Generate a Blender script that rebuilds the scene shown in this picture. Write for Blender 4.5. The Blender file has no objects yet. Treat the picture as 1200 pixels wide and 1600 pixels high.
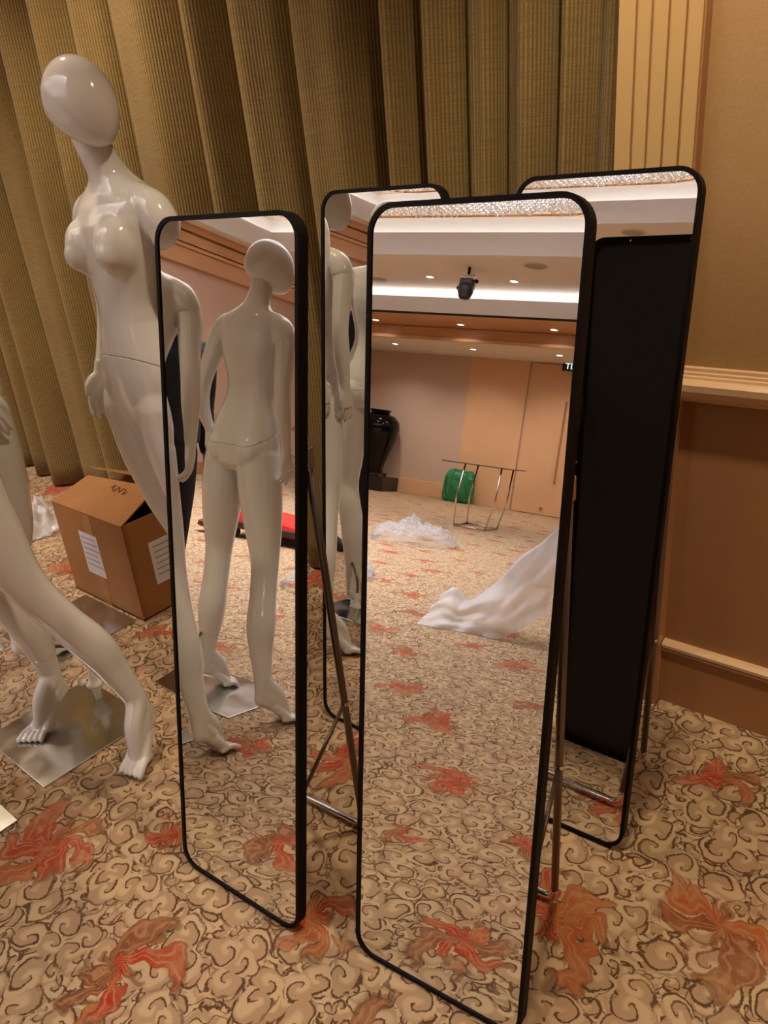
import bpy, bmesh, math, random
import numpy as np
from mathutils import Vector, Matrix, noise as mnoise

random.seed(7)
PI = math.pi
S = bpy.context.scene
COL = S.collection

# ------------------------------------------------------------------ camera
# room frame: X along the curtain wall (to the right), Y towards that wall, Z up, metres
cam_d = bpy.data.cameras.new('camera')
cam = bpy.data.objects.new('camera', cam_d)
COL.objects.link(cam)
Rv, Uv, Fv = Vector((0.771, 0.631, -0.086)), Vector((-0.200, 0.369, 0.908)), Vector((-0.604, 0.683, -0.411))
Fv.normalize(); Rv = (Rv - Fv * Rv.dot(Fv)).normalized(); Uv = Rv.cross(Fv)
cam.matrix_world = Matrix(((Rv.x, Uv.x, -Fv.x, 0), (Rv.y, Uv.y, -Fv.y, 0), (Rv.z, Uv.z, -Fv.z, 1.5297), (0, 0, 0, 1)))
cam_d.sensor_fit = 'VERTICAL'
cam_d.sensor_height = 24.0
cam_d.lens = 24.0 * 1197.7 / 1600.0
cam_d.clip_start = 0.02
S.camera = cam

# ------------------------------------------------------------------ world, light, exposure
W = bpy.data.worlds.new('world'); S.world = W; W.use_nodes = True
W.node_tree.nodes['Background'].inputs[0].default_value = (0.9, 0.75, 0.6, 1)
W.node_tree.nodes['Background'].inputs[1].default_value = 0.05
S.view_settings.view_transform = 'Standard'
S.view_settings.look = 'None'
S.view_settings.gamma = 1.0
S.view_settings.use_curve_mapping = False
S.view_settings.exposure = -0.12
S.cycles.caustics_reflective = True
S.cycles.caustics_refractive = False
S.cycles.max_bounces = 10
S.cycles.diffuse_bounces = 3
S.cycles.sample_clamp_indirect = 3.0


def area_light(name, loc, sx, sy, power, color, rot=(0, 0, 0), spread=PI):
    d = bpy.data.lights.new(name, 'AREA'); d.shape = 'RECTANGLE'; d.size = sx; d.size_y = sy
    d.energy = power; d.color = color; d.spread = spread
    o = bpy.data.objects.new(name, d); o.location = loc; o.rotation_euler = rot; COL.objects.link(o)
    return o


COFFER = (-8.75, -0.8, -7.77, 0.10)      # x0 x1 y0 y1 of the lit ceiling coffer
Z_SOFFIT, Z_UNDER, Z_CEIL, Z_FASCIA, Z_TOP = 3.10, 3.314, 3.74, 4.04, 4.36
area_light('coffer_light', (-4.8, -3.85, Z_TOP - 0.03), 5.6, 5.8, 700, (0.93, 0.93, 1.0), spread=math.radians(120))


# ------------------------------------------------------------------ materials
def new_mat(name):
    m = bpy.data.materials.new(name); m.use_nodes = True
    nt = m.node_tree
    return m, nt, nt.nodes['Principled BSDF']


def srgb(r, g, b):
    f = lambda c: (c / 255 / 12.92) if c / 255 <= 0.04045 else ((c / 255 + 0.055) / 1.055) ** 2.4
    return (f(r), f(g), f(b), 1)


def pbr(name, col, rough=0.5, metal=0.0, coat=0.0, var=0.0, vscale=8.0, bump=0.0, bscale=60.0, spec=None, trans=0.0):
    m, nt, p = new_mat(name)
    p.inputs['Base Color'].default_value = col
    p.inputs['Roughness'].default_value = rough
    p.inputs['Metallic'].default_value = metal
    if coat: p.inputs['Coat Weight'].default_value = coat; p.inputs['Coat Roughness'].default_value = 0.03
    if spec is not None: p.inputs['Specular IOR Level'].default_value = spec
    if trans: p.inputs['Transmission Weight'].default_value = trans
    tc = nt.nodes.new('ShaderNodeTexCoord')
    if var:
        n = nt.nodes.new('ShaderNodeTexNoise'); n.inputs['Scale'].default_value = vscale; n.inputs['Detail'].default_value = 4
        nt.links.new(tc.outputs['Object'], n.inputs['Vector'])
        mx = nt.nodes.new('ShaderNodeMixRGB'); mx.blend_type = 'MULTIPLY'; mx.inputs[0].default_value = 1
        mx.inputs[1].default_value = col
        cr = nt.nodes.new('ShaderNodeValToRGB')
        cr.color_ramp.elements[0].position = 0.3; cr.color_ramp.elements[1].position = 0.7
        cr.color_ramp.elements[0].color = (1 - var, 1 - var, 1 - var, 1); cr.color_ramp.elements[1].color = (1 + var * .5,) * 3 + (1,)
        nt.links.new(n.outputs[0], cr.inputs[0]); nt.links.new(cr.outputs[0], mx.inputs[2]); nt.links.new(mx.outputs[0], p.inputs['Base Color'])
    if bump:
        n2 = nt.nodes.new('ShaderNodeTexNoise'); n2.inputs['Scale'].default_value = bscale; n2.inputs['Detail'].default_value = 3
        nt.links.new(tc.outputs['Object'], n2.inputs['Vector'])
        b = nt.nodes.new('ShaderNodeBump'); b.inputs['Strength'].default_value = bump; b.inputs['Distance'].default_value = 0.01
        nt.links.new(n2.outputs[0], b.inputs['Height']); nt.links.new(b.outputs[0], p.inputs['Normal'])
    return m


def emit(name, col, s):
    m, nt, p = new_mat(name)
    p.inputs['Base Color'].default_value = (0.8, 0.8, 0.8, 1)
    p.inputs['Emission Color'].default_value = col; p.inputs['Emission Strength'].default_value = s
    return m


class NB:
    """tiny helper for math node chains"""
    def __init__(s, nt): s.nt = nt
    def n(s, t, **kw):
        x = s.nt.nodes.new(t)
        for k, v in kw.items(): setattr(x, k, v)
        return x
    def put(s, sock, v):
        if hasattr(v, 'is_output'): s.nt.links.new(v, sock)
        else: sock.default_value = v
    def m(s, op, a, b=None, c=None, clamp=False):
        x = s.n('ShaderNodeMath', operation=op); x.use_clamp = clamp
        s.put(x.inputs[0], a)
        if b is not None: s.put(x.inputs[1], b)
        if c is not None: s.put(x.inputs[2], c)
        return x.outputs[0]
    def v(s, op, a, b=None, sc=None):
        x = s.n('ShaderNodeVectorMath', operation=op)
        s.put(x.inputs[0], a)
        if b is not None: s.put(x.inputs[1], b)
        if sc is not None: s.put(x.inputs['Scale'], sc)
        return x.outputs['Value'] if op in ('LENGTH', 'DOT_PRODUCT') else x.outputs[0]
    def mix(s, f, a, b, mode='MIX'):
        x = s.n('ShaderNodeMixRGB', blend_type=mode)
        s.put(x.inputs[0], f); s.put(x.inputs[1], a); s.put(x.inputs[2], b)
        return x.outputs[0]
    def ss(s, v, lo, hi):
        x = s.n('ShaderNodeMapRange', interpolation_type='SMOOTHSTEP')
        s.put(x.inputs['Value'], v); x.inputs['From Min'].default_value = lo; x.inputs['From Max'].default_value = hi
        return x.outputs[0]
    def sep(s, v):
        x = s.n('ShaderNodeSeparateXYZ'); s.put(x.inputs[0], v); return x.outputs
    def comb(s, x_, y_, z_=0.0):
        x = s.n('ShaderNodeCombineXYZ'); s.put(x.inputs[0], x_); s.put(x.inputs[1], y_); s.put(x.inputs[2], z_); return x.outputs[0]
    def noise(s, v, scale, detail=2.0):
        x = s.n('ShaderNodeTexNoise'); s.put(x.inputs['Vector'], v); x.inputs['Scale'].default_value = scale; x.inputs['Detail'].default_value = detail
        return x.outputs


def carpet_material():
    m, nt, p = new_mat('carpet')
    N = NB(nt)
    pos = N.n('ShaderNodeNewGeometry').outputs['Position']
    xyz = N.sep(pos)
    p2 = N.comb(xyz[0], xyz[1], 0.0)
    nz = N.noise(p2, 11.0, 2.0)[1]
    warp = N.v('SCALE', N.v('SUBTRACT', nz, (0.5, 0.5, 0.5)), sc=0.06)
    jit = N.v('SCALE', N.v('SUBTRACT', N.noise(p2, 170.0, 1.0)[1], (0.5, 0.5, 0.5)), sc=0.006)
    q = N.v('ADD', N.v('ADD', p2, warp), jit)
    def scrolls(SC, turns, off):
        qq = N.v('ADD', q, (off, off * .7, 0.0))
        vo = N.n('ShaderNodeTexVoronoi', voronoi_dimensions='2D'); N.put(vo.inputs['Vector'], qq)
        vo.inputs['Scale'].default_value = SC; vo.inputs['Randomness'].default_value = 0.9
        vx = N.sep(N.v('SUBTRACT', qq, vo.outputs['Position']))
        r = N.m('MULTIPLY', N.v('LENGTH', N.comb(vx[0], vx[1], 0.0)), SC)
        th = N.m('MULTIPLY', N.m('ARCTAN2', vx[1], vx[0]), 1 / (2 * PI))
        cs = N.sep(vo.outputs['Color'])
        hand = N.m('SUBTRACT', N.m('MULTIPLY', N.m('GREATER_THAN', cs[0], 0.5), 2.0), 1.0)
        s = N.m('FRACT', N.m('ADD', N.m('ADD', N.m('MULTIPLY', th, hand), N.m('MULTIPLY', N.m('POWER', r, 0.8), turns)), cs[1]))
        d = N.m('SUBTRACT', 0.5, N.m('ABSOLUTE', N.m('SUBTRACT', s, 0.5)))
        return s, d, r
    s, d, r = scrolls(13.0, 1.7, 0.0)
    s2, d2, r2 = scrolls(22.0, 1.4, 3.3)
    line = N.m('SUBTRACT', 1.0, N.ss(d, 0.030, 0.085))
    line2 = N.m('MULTIPLY', N.m('SUBTRACT', 1.0, N.ss(d2, 0.040, 0.115)), N.ss(r, 0.42, 0.50))
    line = N.m('MAXIMUM', N.m('MULTIPLY', line, N.ss(r, 0.62, 0.50)), line2)
    ring = N.m('SUBTRACT', 1.0, N.ss(N.m('ABSOLUTE', N.m('SUBTRACT', r, 0.50)), 0.018, 0.05))
    line = N.m('MAXIMUM', line, N.m('MULTIPLY', N.m('MULTIPLY', ring, N.ss(d, 0.10, 0.2)), N.ss(nz, 0.46, 0.54)))
    vein = N.m('ABSOLUTE', N.m('SUBTRACT', N.m('FRACT', N.m('MULTIPLY', N.noise(q, 15.0, 1.0)[0], 6.0)), 0.5))
    line = N.m('MAXIMUM', line, N.m('MULTIPLY', N.m('SUBTRACT', 1.0, N.ss(vein, 0.03, 0.09)), N.ss(r, 0.46, 0.56)))
    s = N.m('ADD', N.m('MULTIPLY', s, N.m('LESS_THAN', r, 0.5)), N.m('MULTIPLY', s2, N.m('GREATER_THAN', r, 0.5)))
    # wear of the dye
    fade = N.ss(N.noise(p2, 14.0, 2.0)[0], 0.25, 0.5)
    line = N.m('MULTIPLY', line, N.m('ADD', N.m('MULTIPLY', fade, 0.35), 0.62))
    base = N.mix(N.ss(s, 0.35, 0.6), CREAM, TAN)
    base = N.mix(N.m('MULTIPLY', N.ss(N.noise(p2, 4.0, 2.0)[0], 0.4, 0.65), 0.35), base, TAN2)
    col = N.mix(line, base, LINE)
    # flower motifs: local coordinates of the nearest motif are stored per face
    uv = N.n('ShaderNodeUVMap', uv_map='motif').outputs[0]
    sd = N.sep(N.n('ShaderNodeUVMap', uv_map='seed').outputs[0])
    mw = N.v('SCALE', N.v('SUBTRACT', N.noise(p2, 16.0, 1.0)[1], (0.5, 0.5, 0.5)), sc=0.75)
    mj = N.v('SCALE', N.v('SUBTRACT', N.noise(p2, 170.0, 1.0)[1], (0.5, 0.5, 0.5)), sc=0.05)
    u2 = N.sep(N.v('ADD', N.v('ADD', uv, mw), mj))
    rr = N.v('LENGTH', N.comb(u2[0], u2[1], 0.0))
    ang = N.m('ADD', N.m('MULTIPLY', N.m('ARCTAN2', u2[1], u2[0]), 1 / (2 * PI)), N.m('MULTIPLY', rr, 0.16))
    ak = N.m('MULTIPLY', N.m('ADD', ang, 1.0), 7.0)
    idx = N.m('FLOOR', ak)
    f = N.m('ABSOLUTE', N.m('SUBTRACT', N.m('FRACT', ak), 0.5))
    wn = N.n('ShaderNodeTexWhiteNoise', noise_dimensions='2D'); N.put(wn.inputs['Vector'], N.comb(idx, N.m('MULTIPLY', sd[0], 37.0), 0.0))
    hs = N.sep(wn.outputs['Color'])
    petal = N.m('SUBTRACT', 1.0, N.m('POWER', N.m('MULTIPLY', f, 2.0), 2.4))
    redge = N.m('MULTIPLY', N.m('ADD', 0.28, N.m('MULTIPLY', hs[0], 0.85)), N.m('POWER', N.m('MAXIMUM', petal, 0.0), 0.55))
    gap = N.m('SUBTRACT', redge, rr)
    mask = N.ss(gap, 0.0, 0.04)
    ol = N.m('SUBTRACT', 1.0, N.ss(N.m('ABSOLUTE', gap), 0.03, 0.085))
    pc = N.mix(N.ss(hs[1], 0.35, 0.5), RED, ORANGE)
    pc = N.mix(N.ss(hs[1], 0.68, 0.75), pc, RUST)
    pc = N.mix(N.m('MULTIPLY', N.m('SUBTRACT', 1.0, N.ss(N.m('ABSOLUTE', N.m('SUBTRACT', f, 0.16)), 0.02, 0.07)), 0.7), pc, BUFF)
    pc = N.mix(N.m('MULTIPLY', N.ss(N.noise(p2, 30.0, 2.0)[0], 0.42, 0.7), 0.4), pc, BUFF)
    pc = N.mix(N.m('MULTIPLY', N.ss(rr, 0.35, 0.9), 0.3), pc, BUFF)
    inb = N.m('LESS_THAN', rr, 1.3)
    col = N.mix(N.m('MULTIPLY', mask, inb), col, pc)
    col = N.mix(N.m('MULTIPLY', N.m('MULTIPLY', ol, inb), 0.6), col, LINE2)
    pile = N.noise(p2, 900.0, 2.0)[0]
    col = N.mix(1.0, col, N.mix(pile, (0.78, 0.78, 0.78, 1), (1.12, 1.12, 1.12, 1)), 'MULTIPLY')
    nt.links.new(col, p.inputs['Base Color'])
    p.inputs['Roughness'].default_value = 0.95
    p.inputs['Specular IOR Level'].default_value = 0.1
    p.inputs['Sheen Weight'].default_value = 0.15
    b = N.n('ShaderNodeBump'); b.inputs['Strength'].default_value = 0.5; b.inputs['Distance'].default_value = 0.004
    N.put(b.inputs['Height'], N.m('SUBTRACT', N.m('MULTIPLY', pile, 0.5), N.m('MULTIPLY', line, 0.7)))
    nt.links.new(b.outputs[0], p.inputs['Normal'])
    return m


CREAM, TAN, TAN2 = srgb(204, 174, 134), srgb(180, 147, 112), srgb(188, 148, 120)
LINE, LINE2 = srgb(92, 62, 38), srgb(98, 58, 34)
RED, ORANGE, RUST, BUFF = srgb(172, 50, 26), srgb(176, 96, 50), srgb(130, 78, 48), srgb(186, 134, 92)


def curtain_material():
    m, nt, p = new_mat('ribbed_curtain_fabric')
    N = NB(nt)
    uv = N.n('ShaderNodeUVMap', uv_map='cloth').outputs[0]
    s = N.sep(uv)
    rib = N.m('ABSOLUTE', N.m('SUBTRACT', N.m('FRACT', N.m('MULTIPLY', s[0], 1 / 0.0115)), 0.5))
    ribm = N.ss(rib, 0.10, 0.36)
    st = N.comb(N.m('MULTIPLY', s[0], 9.0), N.m('MULTIPLY', s[1], 190.0), 0.0)
    slub = N.noise(st, 1.0, 3.0)[0]
    wv = N.noise(N.comb(N.m('MULTIPLY', s[0], 260.0), N.m('MULTIPLY', s[1], 330.0), 0.0), 1.0, 2.0)[0]
    big = N.noise(uv, 3.0, 3.0)[0]
    c = N.mix(ribm, srgb(110, 89, 48), srgb(150, 126, 76))
    c = N.mix(N.m('MULTIPLY', N.ss(slub, 0.42, 0.62), 0.55), c, srgb(112, 90, 50))
    c = N.mix(N.m('MULTIPLY', N.ss(wv, 0.45, 0.7), 0.5), c, srgb(166, 140, 88))
    c = N.mix(N.m('MULTIPLY', N.ss(big, 0.4, 0.7), 0.3), c, srgb(120, 92, 52))
    nt.links.new(c, p.inputs['Base Color'])
    p.inputs['Roughness'].default_value = 0.85
    p.inputs['Specular IOR Level'].default_value = 0.2
    p.inputs['Sheen Weight'].default_value = 0.1
    b = N.n('ShaderNodeBump'); b.inputs['Strength'].default_value = 0.6; b.inputs['Distance'].default_value = 0.003
    N.put(b.inputs['Height'], N.m('ADD', ribm, N.m('MULTIPLY', slub, 0.6)))
    nt.links.new(b.outputs[0], p.inputs['Normal'])
    return m


def steel_material(name, col, rough, scratch=True):
    m, nt, p = new_mat(name)
    N = NB(nt)
    tc = N.n('ShaderNodeTexCoord').outputs['Object']
    nz = N.noise(tc, 7.0, 5.0)[0]
    p.inputs['Metallic'].default_value = 1.0
    p.inputs['Base Color'].default_value = col
    a = N.noise(N.v('MULTIPLY', tc, (9.0, 160.0, 1.0)), 1.0, 2.0)[0]
    N.put(p.inputs['Roughness'], N.m('ADD', rough, N.m('ADD', N.m('MULTIPLY', N.ss(nz, 0.35, 0.7), 0.14), N.m('MULTIPLY', a, 0.05))))
    return m


def plastic_film(name, col, alpha, rough=0.25):
    m, nt, p = new_mat(name)
    N = NB(nt)
    p.inputs['Base Color'].default_value = col
    p.inputs['Roughness'].default_value = rough
    p.inputs['Specular IOR Level'].default_value = 0.8
    tr = N.n('ShaderNodeBsdfTransparent')
    tl = N.n('ShaderNodeBsdfTranslucent'); tl.inputs[0].default_value = col
    m1 = N.n('ShaderNodeMixShader'); m1.inputs[0].default_value = 0.35
    nt.links.new(p.outputs[0], m1.inputs[1]); nt.links.new(tl.outputs[0], m1.inputs[2])
    m2 = N.n('ShaderNodeMixShader')
    lw = N.n('ShaderNodeLayerWeight'); lw.inputs[0].default_value = 0.35
    N.put(m2.inputs[0], N.m('ADD', alpha, N.m('MULTIPLY', lw.outputs['Facing'], 0.5), clamp=True))
    nt.links.new(tr.outputs[0], m2.inputs[1]); nt.links.new(m1.outputs[0], m2.inputs[2])
    nt.links.new(m2.outputs[0], nt.nodes['Material Output'].inputs[0])
    return m


def wallpaper(name, c1, c2):
    m, nt, p = new_mat(name)
    N = NB(nt)
    tc = N.n('ShaderNodeTexCoord').outputs['Object']
    a = N.noise(N.v('MULTIPLY', tc, (70.0, 70.0, 800.0)), 1.0, 3.0)[0]
    b = N.noise(N.v('MULTIPLY', tc, (800.0, 800.0, 60.0)), 1.0, 2.0)[0]
    f = N.m('MULTIPLY', N.m('ADD', a, b), 0.5)
    nt.links.new(N.mix(N.ss(f, 0.38, 0.62), c1, c2), p.inputs['Base Color'])
    p.inputs['Roughness'].default_value = 0.6
    return m


M = {}
M['carpet'] = carpet_material()
M['curtain'] = curtain_material()
M['pilaster'] = pbr('cream_paint', srgb(214, 176, 112), 0.45, var=0.04, vscale=3)
M['wood'] = pbr('honey_veneer', srgb(206, 154, 110), 0.32, var=0.10, vscale=2.5)
M['wood_dark'] = pbr('tan_veneer', srgb(180, 130, 88), 0.38, var=0.08, vscale=2.0)
M['rail'] = pbr('satin_cream_moulding', srgb(230, 190, 146), 0.3, coat=0.2)
M['paper'] = wallpaper('gold_wallpaper', srgb(176, 138, 88), srgb(188, 150, 98))
M['paper_far'] = wallpaper('taupe_wallpaper', srgb(200, 168, 148), srgb(212, 182, 160))
M['orange_panel'] = pbr('orange_veneer_panel', srgb(226, 178, 136), 0.35, var=0.06, vscale=1.5)
M['ceil'] = pbr('ceiling_paint', srgb(238, 230, 224), 0.8, var=0.02)
M['fascia'] = pbr('fascia_paint', srgb(238, 238, 242), 0.7, var=0.02)
M['coffer'] = pbr('coffer_gold_paint', srgb(176, 148, 118), 0.6, var=0.03)
M['gap'] = pbr('shadow_gap', srgb(40, 26, 18), 0.8)
M['white'] = pbr('glossy_white_fibreglass', srgb(226, 221, 214), 0.10, coat=0.6, var=0.01, vscale=3)
M['cap'] = pbr('white_nylon', srgb(226, 222, 214), 0.4)
M['steel'] = steel_material('brushed_steel_plate', (0.62, 0.62, 0.60, 1), 0.10)
M['chrome'] = steel_material('chrome_tube', (0.75, 0.72, 0.68, 1), 0.08)
M['grey_tube'] = pbr('grey_bronze_tube', srgb(122, 108, 96), 0.35, metal=0.7)
M['black'] = pbr('black_frame', srgb(14, 9, 9), 0.55, var=0.05, spec=.12)
M['black_back'] = pbr('black_backing_board', srgb(17, 17, 17), 0.55, var=0.2, vscale=3)
mm, nt_, p_ = new_mat('mirror_silver')
p_.inputs['Base Color'].default_value = (0.845, 0.86, 0.865, 1); p_.inputs['Metallic'].default_value = 1.0; p_.inputs['Roughness'].default_value = 0.0
M['mirror'] = mm
M['card'] = pbr('brown_cardboard', srgb(156, 104, 54), 0.75, var=0.12, vscale=5)
M['card_in'] = pbr('cardboard_inside', srgb(120, 82, 44), 0.85, var=0.1)
M['tape'] = pbr('brown_packing_tape', srgb(160, 106, 56), 0.25)
M['label'] = pbr('white_paper_label', srgb(214, 208, 210), 0.6)
M['ink'] = pbr('grey_ink', srgb(150, 146, 150), 0.7)
M['pen'] = pbr('black_marker_ink', srgb(30, 24, 20), 0.6)
M['film'] = plastic_film('clear_plastic_film', (0.62, 0.62, 0.64, 1), 0.10, 0.15)
M['sheet'] = plastic_film('milky_plastic_sheet', (0.90, 0.89, 0.90, 1), 0.55, 0.25)
M['green'] = plastic_film('green_plastic_film', srgb(30, 150, 92), 0.7, 0.2)
M['red'] = pbr('red_plastic', srgb(222, 40, 30), 0.4)
M['darkred'] = pbr('dark_red_cloth', srgb(120, 40, 30), 0.8, var=0.2)
M['rubber'] = pbr('black_rubber', srgb(26, 22, 22), 0.6)
M['dark_deck'] = pbr('dark_brown_deck', srgb(66, 36, 26), 0.6)
M['vase'] = pbr('black_glaze', srgb(6, 6, 7), 0.10, spec=.3)
M['plinth'] = pbr('dark_plinth', srgb(40, 34, 32), 0.4)
M['glass_black'] = pbr('black_glass', srgb(18, 16, 16), 0.05)
M['cloth_black'] = pbr('black_cloth', srgb(24, 24, 30), 0.85, var=0.25, vscale=14)
M['cloth_navy'] = pbr('navy_cloth', srgb(22, 24, 40), 0.85, var=0.25, vscale=14)
M['skin'] = pbr('skin', srgb(176, 124, 98), 0.5, var=0.05)
M['hair'] = pbr('black_hair', srgb(20, 15, 13), 0.5)
M['cove'] = emit('cove_lamp', (0.97, 0.98, 1.0, 1), 9.0)
M['lamp'] = emit('warm_downlight', (1.0, 0.86, 0.68, 1), 14.0)
M['bulb'] = emit('chandelier_bulb', (1.0, 0.95, 0.88, 1), 30.0)
M['lens'] = pbr('grey_metal_fixture', srgb(70, 70, 76), 0.35, metal=0.5)
M['exit_body'] = pbr('exit_sign_body', srgb(14, 40, 34), 0.4)
M['exit_letter'] = emit('exit_letters', (0.85, 1.0, 0.95, 1), 1.6)
M['speaker'] = pbr('speaker_grille', srgb(176, 160, 148), 0.7)
M['crystal'] = pbr('cut_crystal', (0.95, 0.93, 0.9, 1), 0.05, metal=0.0, trans=0.0, coat=1.0)
M['gold'] = pbr('gold_frame', srgb(200, 150, 90), 0.2, metal=1.0)
M['brass'] = pbr('brass', srgb(196, 150, 80), 0.25, metal=1.0)


# ------------------------------------------------------------------ mesh helpers
def obj(name, data, mat=None, parent=None, smooth=False):
    """link a bmesh or mesh as one object"""
    if isinstance(data, bmesh.types.BMesh):
        me = bpy.data.meshes.new(name); data.normal_update(); data.to_mesh(me); data.free()
    else:
        me = data
    if mat is not None and not me.materials: me.materials.append(M[mat] if isinstance(mat, str) else mat)
    if smooth:
        for f in me.polygons: f.use_smooth = True
    o = bpy.data.objects.new(name, me); COL.objects.link(o)
    if parent: o.parent = parent
    return o


def tag(o, label, cat, group=None, kind=None):
    o['label'] = label; o['category'] = cat
    if group: o['group'] = group
    if kind: o['kind'] = kind
    return o


def thing(name, label, cat, loc=(0, 0, 0), rz=0.0, group=None):
    o = bpy.data.objects.new(name, None); o.empty_display_size = 0.1; COL.objects.link(o)
    o.location = loc; o.rotation_euler = (0, 0, rz)
    return tag(o, label, cat, group)


def struct(o, label, cat='structure'):
    o['kind'] = 'structure'; o['label'] = label; o['category'] = cat
    return o


def copy_tree(o, parent=None):
    c = o.copy(); COL.objects.link(c); c.parent = parent
    for ch in list(o.children): copy_tree(ch, c)
    return c


def B():
    return bmesh.new()


def box(bm, x0, x1, y0, y1, z0, z1, bev=0.0):
    vs = [bm.verts.new(p) for p in ((x0, y0, z0), (x1, y0, z0), (x1, y1, z0), (x0, y1, z0), (x0, y0, z1), (x1, y0, z1), (x1, y1, z1), (x0, y1, z1))]
    fs = [bm.faces.new([vs[i] for i in q]) for q in ((3, 2, 1, 0), (4, 5, 6, 7), (0, 1, 5, 4), (1, 2, 6, 5), (2, 3, 7, 6), (3, 0, 4, 7))]
    if bev:
        es = list({e for f in fs for e in f.edges})
        bmesh.ops.bevel(bm, geom=es, offset=bev, segments=2, affect='EDGES', profile=0.5)
    return bm


def loft(bm, rings, cap=True):
    """rings: lists of points with equal count"""
    V = [[bm.verts.new(p) for p in r] for r in rings]
    n = len(V[0])
    for a, b in zip(V[:-1], V[1:]):
        for i in range(n):
            bm.faces.new((a[i], a[(i + 1) % n], b[(i + 1) % n], b[i]))
    if cap:
        bm.faces.new(list(reversed(V[0]))); bm.faces.new(V[-1])
    return bm


def frame_of(t):
    t = t.normalized()
    a = Vector((0, 0, 1)) if abs(t.z) < 0.9 else Vector((0, 1, 0))
    u = a.cross(t).normalized(); return u, t.cross(u)


def tube(bm, pts, rad, n=12, cap=True):
    pts = [Vector(p) for p in pts]
    if not isinstance(rad, (list, tuple)): rad = [rad] * len(pts)
    rings = []; u = None
    for i, p in enumerate(pts):
        t = (pts[min(i + 1, len(pts) - 1)] - pts[max(i - 1, 0)]).normalized()
        if u is None: u, v = frame_of(t)
        else:
            u = (u - t * u.dot(t)).normalized(); v = t.cross(u)
        rings.append([p + (u * math.cos(2 * PI * k / n) + v * math.sin(2 * PI * k / n)) * rad[i] for k in range(n)])
    return loft(bm, rings, cap)


def rounded(pts, r=0.03, seg=5):
    """round the corners of a polyline"""
    pts = [Vector(p) for p in pts]; out = [pts[0]]
    for a, b, c in zip(pts[:-2], pts[1:-1], pts[2:]):
        d1 = (a - b).normalized(); d2 = (c - b).normalized()
        p0 = b + d1 * r; p1 = b + d2 * r
        for k in range(seg + 1):
            t = k / seg
            out.append(p0 * (1 - t) ** 2 + b * 2 * t * (1 - t) + p1 * t * t)
    out.append(pts[-1]); return out


def lathe(bm, prof, n=32, c=(0, 0, 0)):
    rings = [[(c[0] + r * math.cos(2 * PI * k / n), c[1] + r * math.sin(2 * PI * k / n), c[2] + z) for k in range(n)] for r, z in prof]
    return loft(bm, rings)


def ell(bm, c, rad, rot=None, n=20, m=12):
    """closed ellipsoid"""
    c = Vector(c); R = rot or Matrix.Identity(3)
    rings = []
    for j in range(1, m):
        a = PI * j / m
        rings.append([c + R @ Vector((rad[0] * math.sin(a) * math.cos(2 * PI * k / n), rad[1] * math.sin(a) * math.sin(2 * PI * k / n), -rad[2] * math.cos(a))) for k in range(n)])
    return loft(bm, rings)


def capsule(bm, a, b, ra, rb, n=12):
    a, b = Vector(a), Vector(b); t = (b - a).normalized()
    pts, rr = [], []
    for k in range(4):
        x = k / 3 * PI / 2; pts.append(a - t * ra * math.cos(x)); rr.append(max(ra * math.sin(x), 1e-4))
    for k in range(4):
        x = k / 3 * PI / 2; pts.append(b + t * rb * math.sin(x)); rr.append(max(rb * math.cos(x), 1e-4))
    return tube(bm, pts, rr, n)


def chain(bm, pts, rads, n=14, sub=5):
    """smooth tapered limb through joints (Catmull-Rom) with rounded ends"""
    P = [Vector(p) for p in pts]; out = []; rr = []
    Q = [P[0] * 2 - P[1]] + P + [P[-1] * 2 - P[-2]]
    RQ = [rads[0]] + list(rads) + [rads[-1]]
    for i in range(1, len(Q) - 2):
        for k in range(sub):
            t = k / sub
            out.append(0.5 * ((2 * Q[i]) + (Q[i + 1] - Q[i - 1]) * t + (2 * Q[i - 1] - 5 * Q[i] + 4 * Q[i + 1] - Q[i + 2]) * t * t + (3 * Q[i] - Q[i - 1] - 3 * Q[i + 1] + Q[i + 2]) * t ** 3))
            a, b, c, d = RQ[i - 1], RQ[i], RQ[i + 1], RQ[i + 2]
            rr.append(0.5 * (2 * b + (c - a) * t + (2 * a - 5 * b + 4 * c - d) * t * t + (3 * b - a - 3 * c + d) * t ** 3))
    out.append(P[-1]); rr.append(rads[-1])
    t0 = (out[0] - out[1]).normalized(); t1 = (out[-1] - out[-2]).normalized()
    h, e = [], []
    for k in range(1, 4):
        x = k / 3 * PI / 2
        h.append((out[0] + t0 * rr[0] * math.sin(x) * .9, max(rr[0] * math.cos(x), 1e-4)))
        e.append((out[-1] + t1 * rr[-1] * math.sin(x) * .9, max(rr[-1] * math.cos(x), 1e-4)))
    pts2 = [a for a, _ in reversed(h)] + out + [a for a, _ in e]
    rr2 = [b for _, b in reversed(h)] + rr + [b for _, b in e]
    return tube(bm, pts2, rr2, n)


def remesh(bm, voxel, smooth_it=4, fac=0.5):
    """union of overlapping closed shapes into one smooth skin"""
    bmesh.ops.recalc_face_normals(bm, faces=bm.faces)
    me = bpy.data.meshes.new('tmp'); bm.to_mesh(me); bm.free()
    o = bpy.data.objects.new('tmp', me); COL.objects.link(o)
    r = o.modifiers.new('r', 'REMESH'); r.mode = 'VOXEL'; r.voxel_size = voxel; r.use_smooth_shade = True
    s = o.modifiers.new('s', 'SMOOTH'); s.factor = fac; s.iterations = smooth_it
    dg = bpy.context.evaluated_depsgraph_get(); dg.update()
    out = bpy.data.meshes.new_from_object(o.evaluated_get(dg))
    bpy.data.objects.remove(o); bpy.data.meshes.remove(me)
    for f in out.polygons: f.use_smooth = True
    return out


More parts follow.
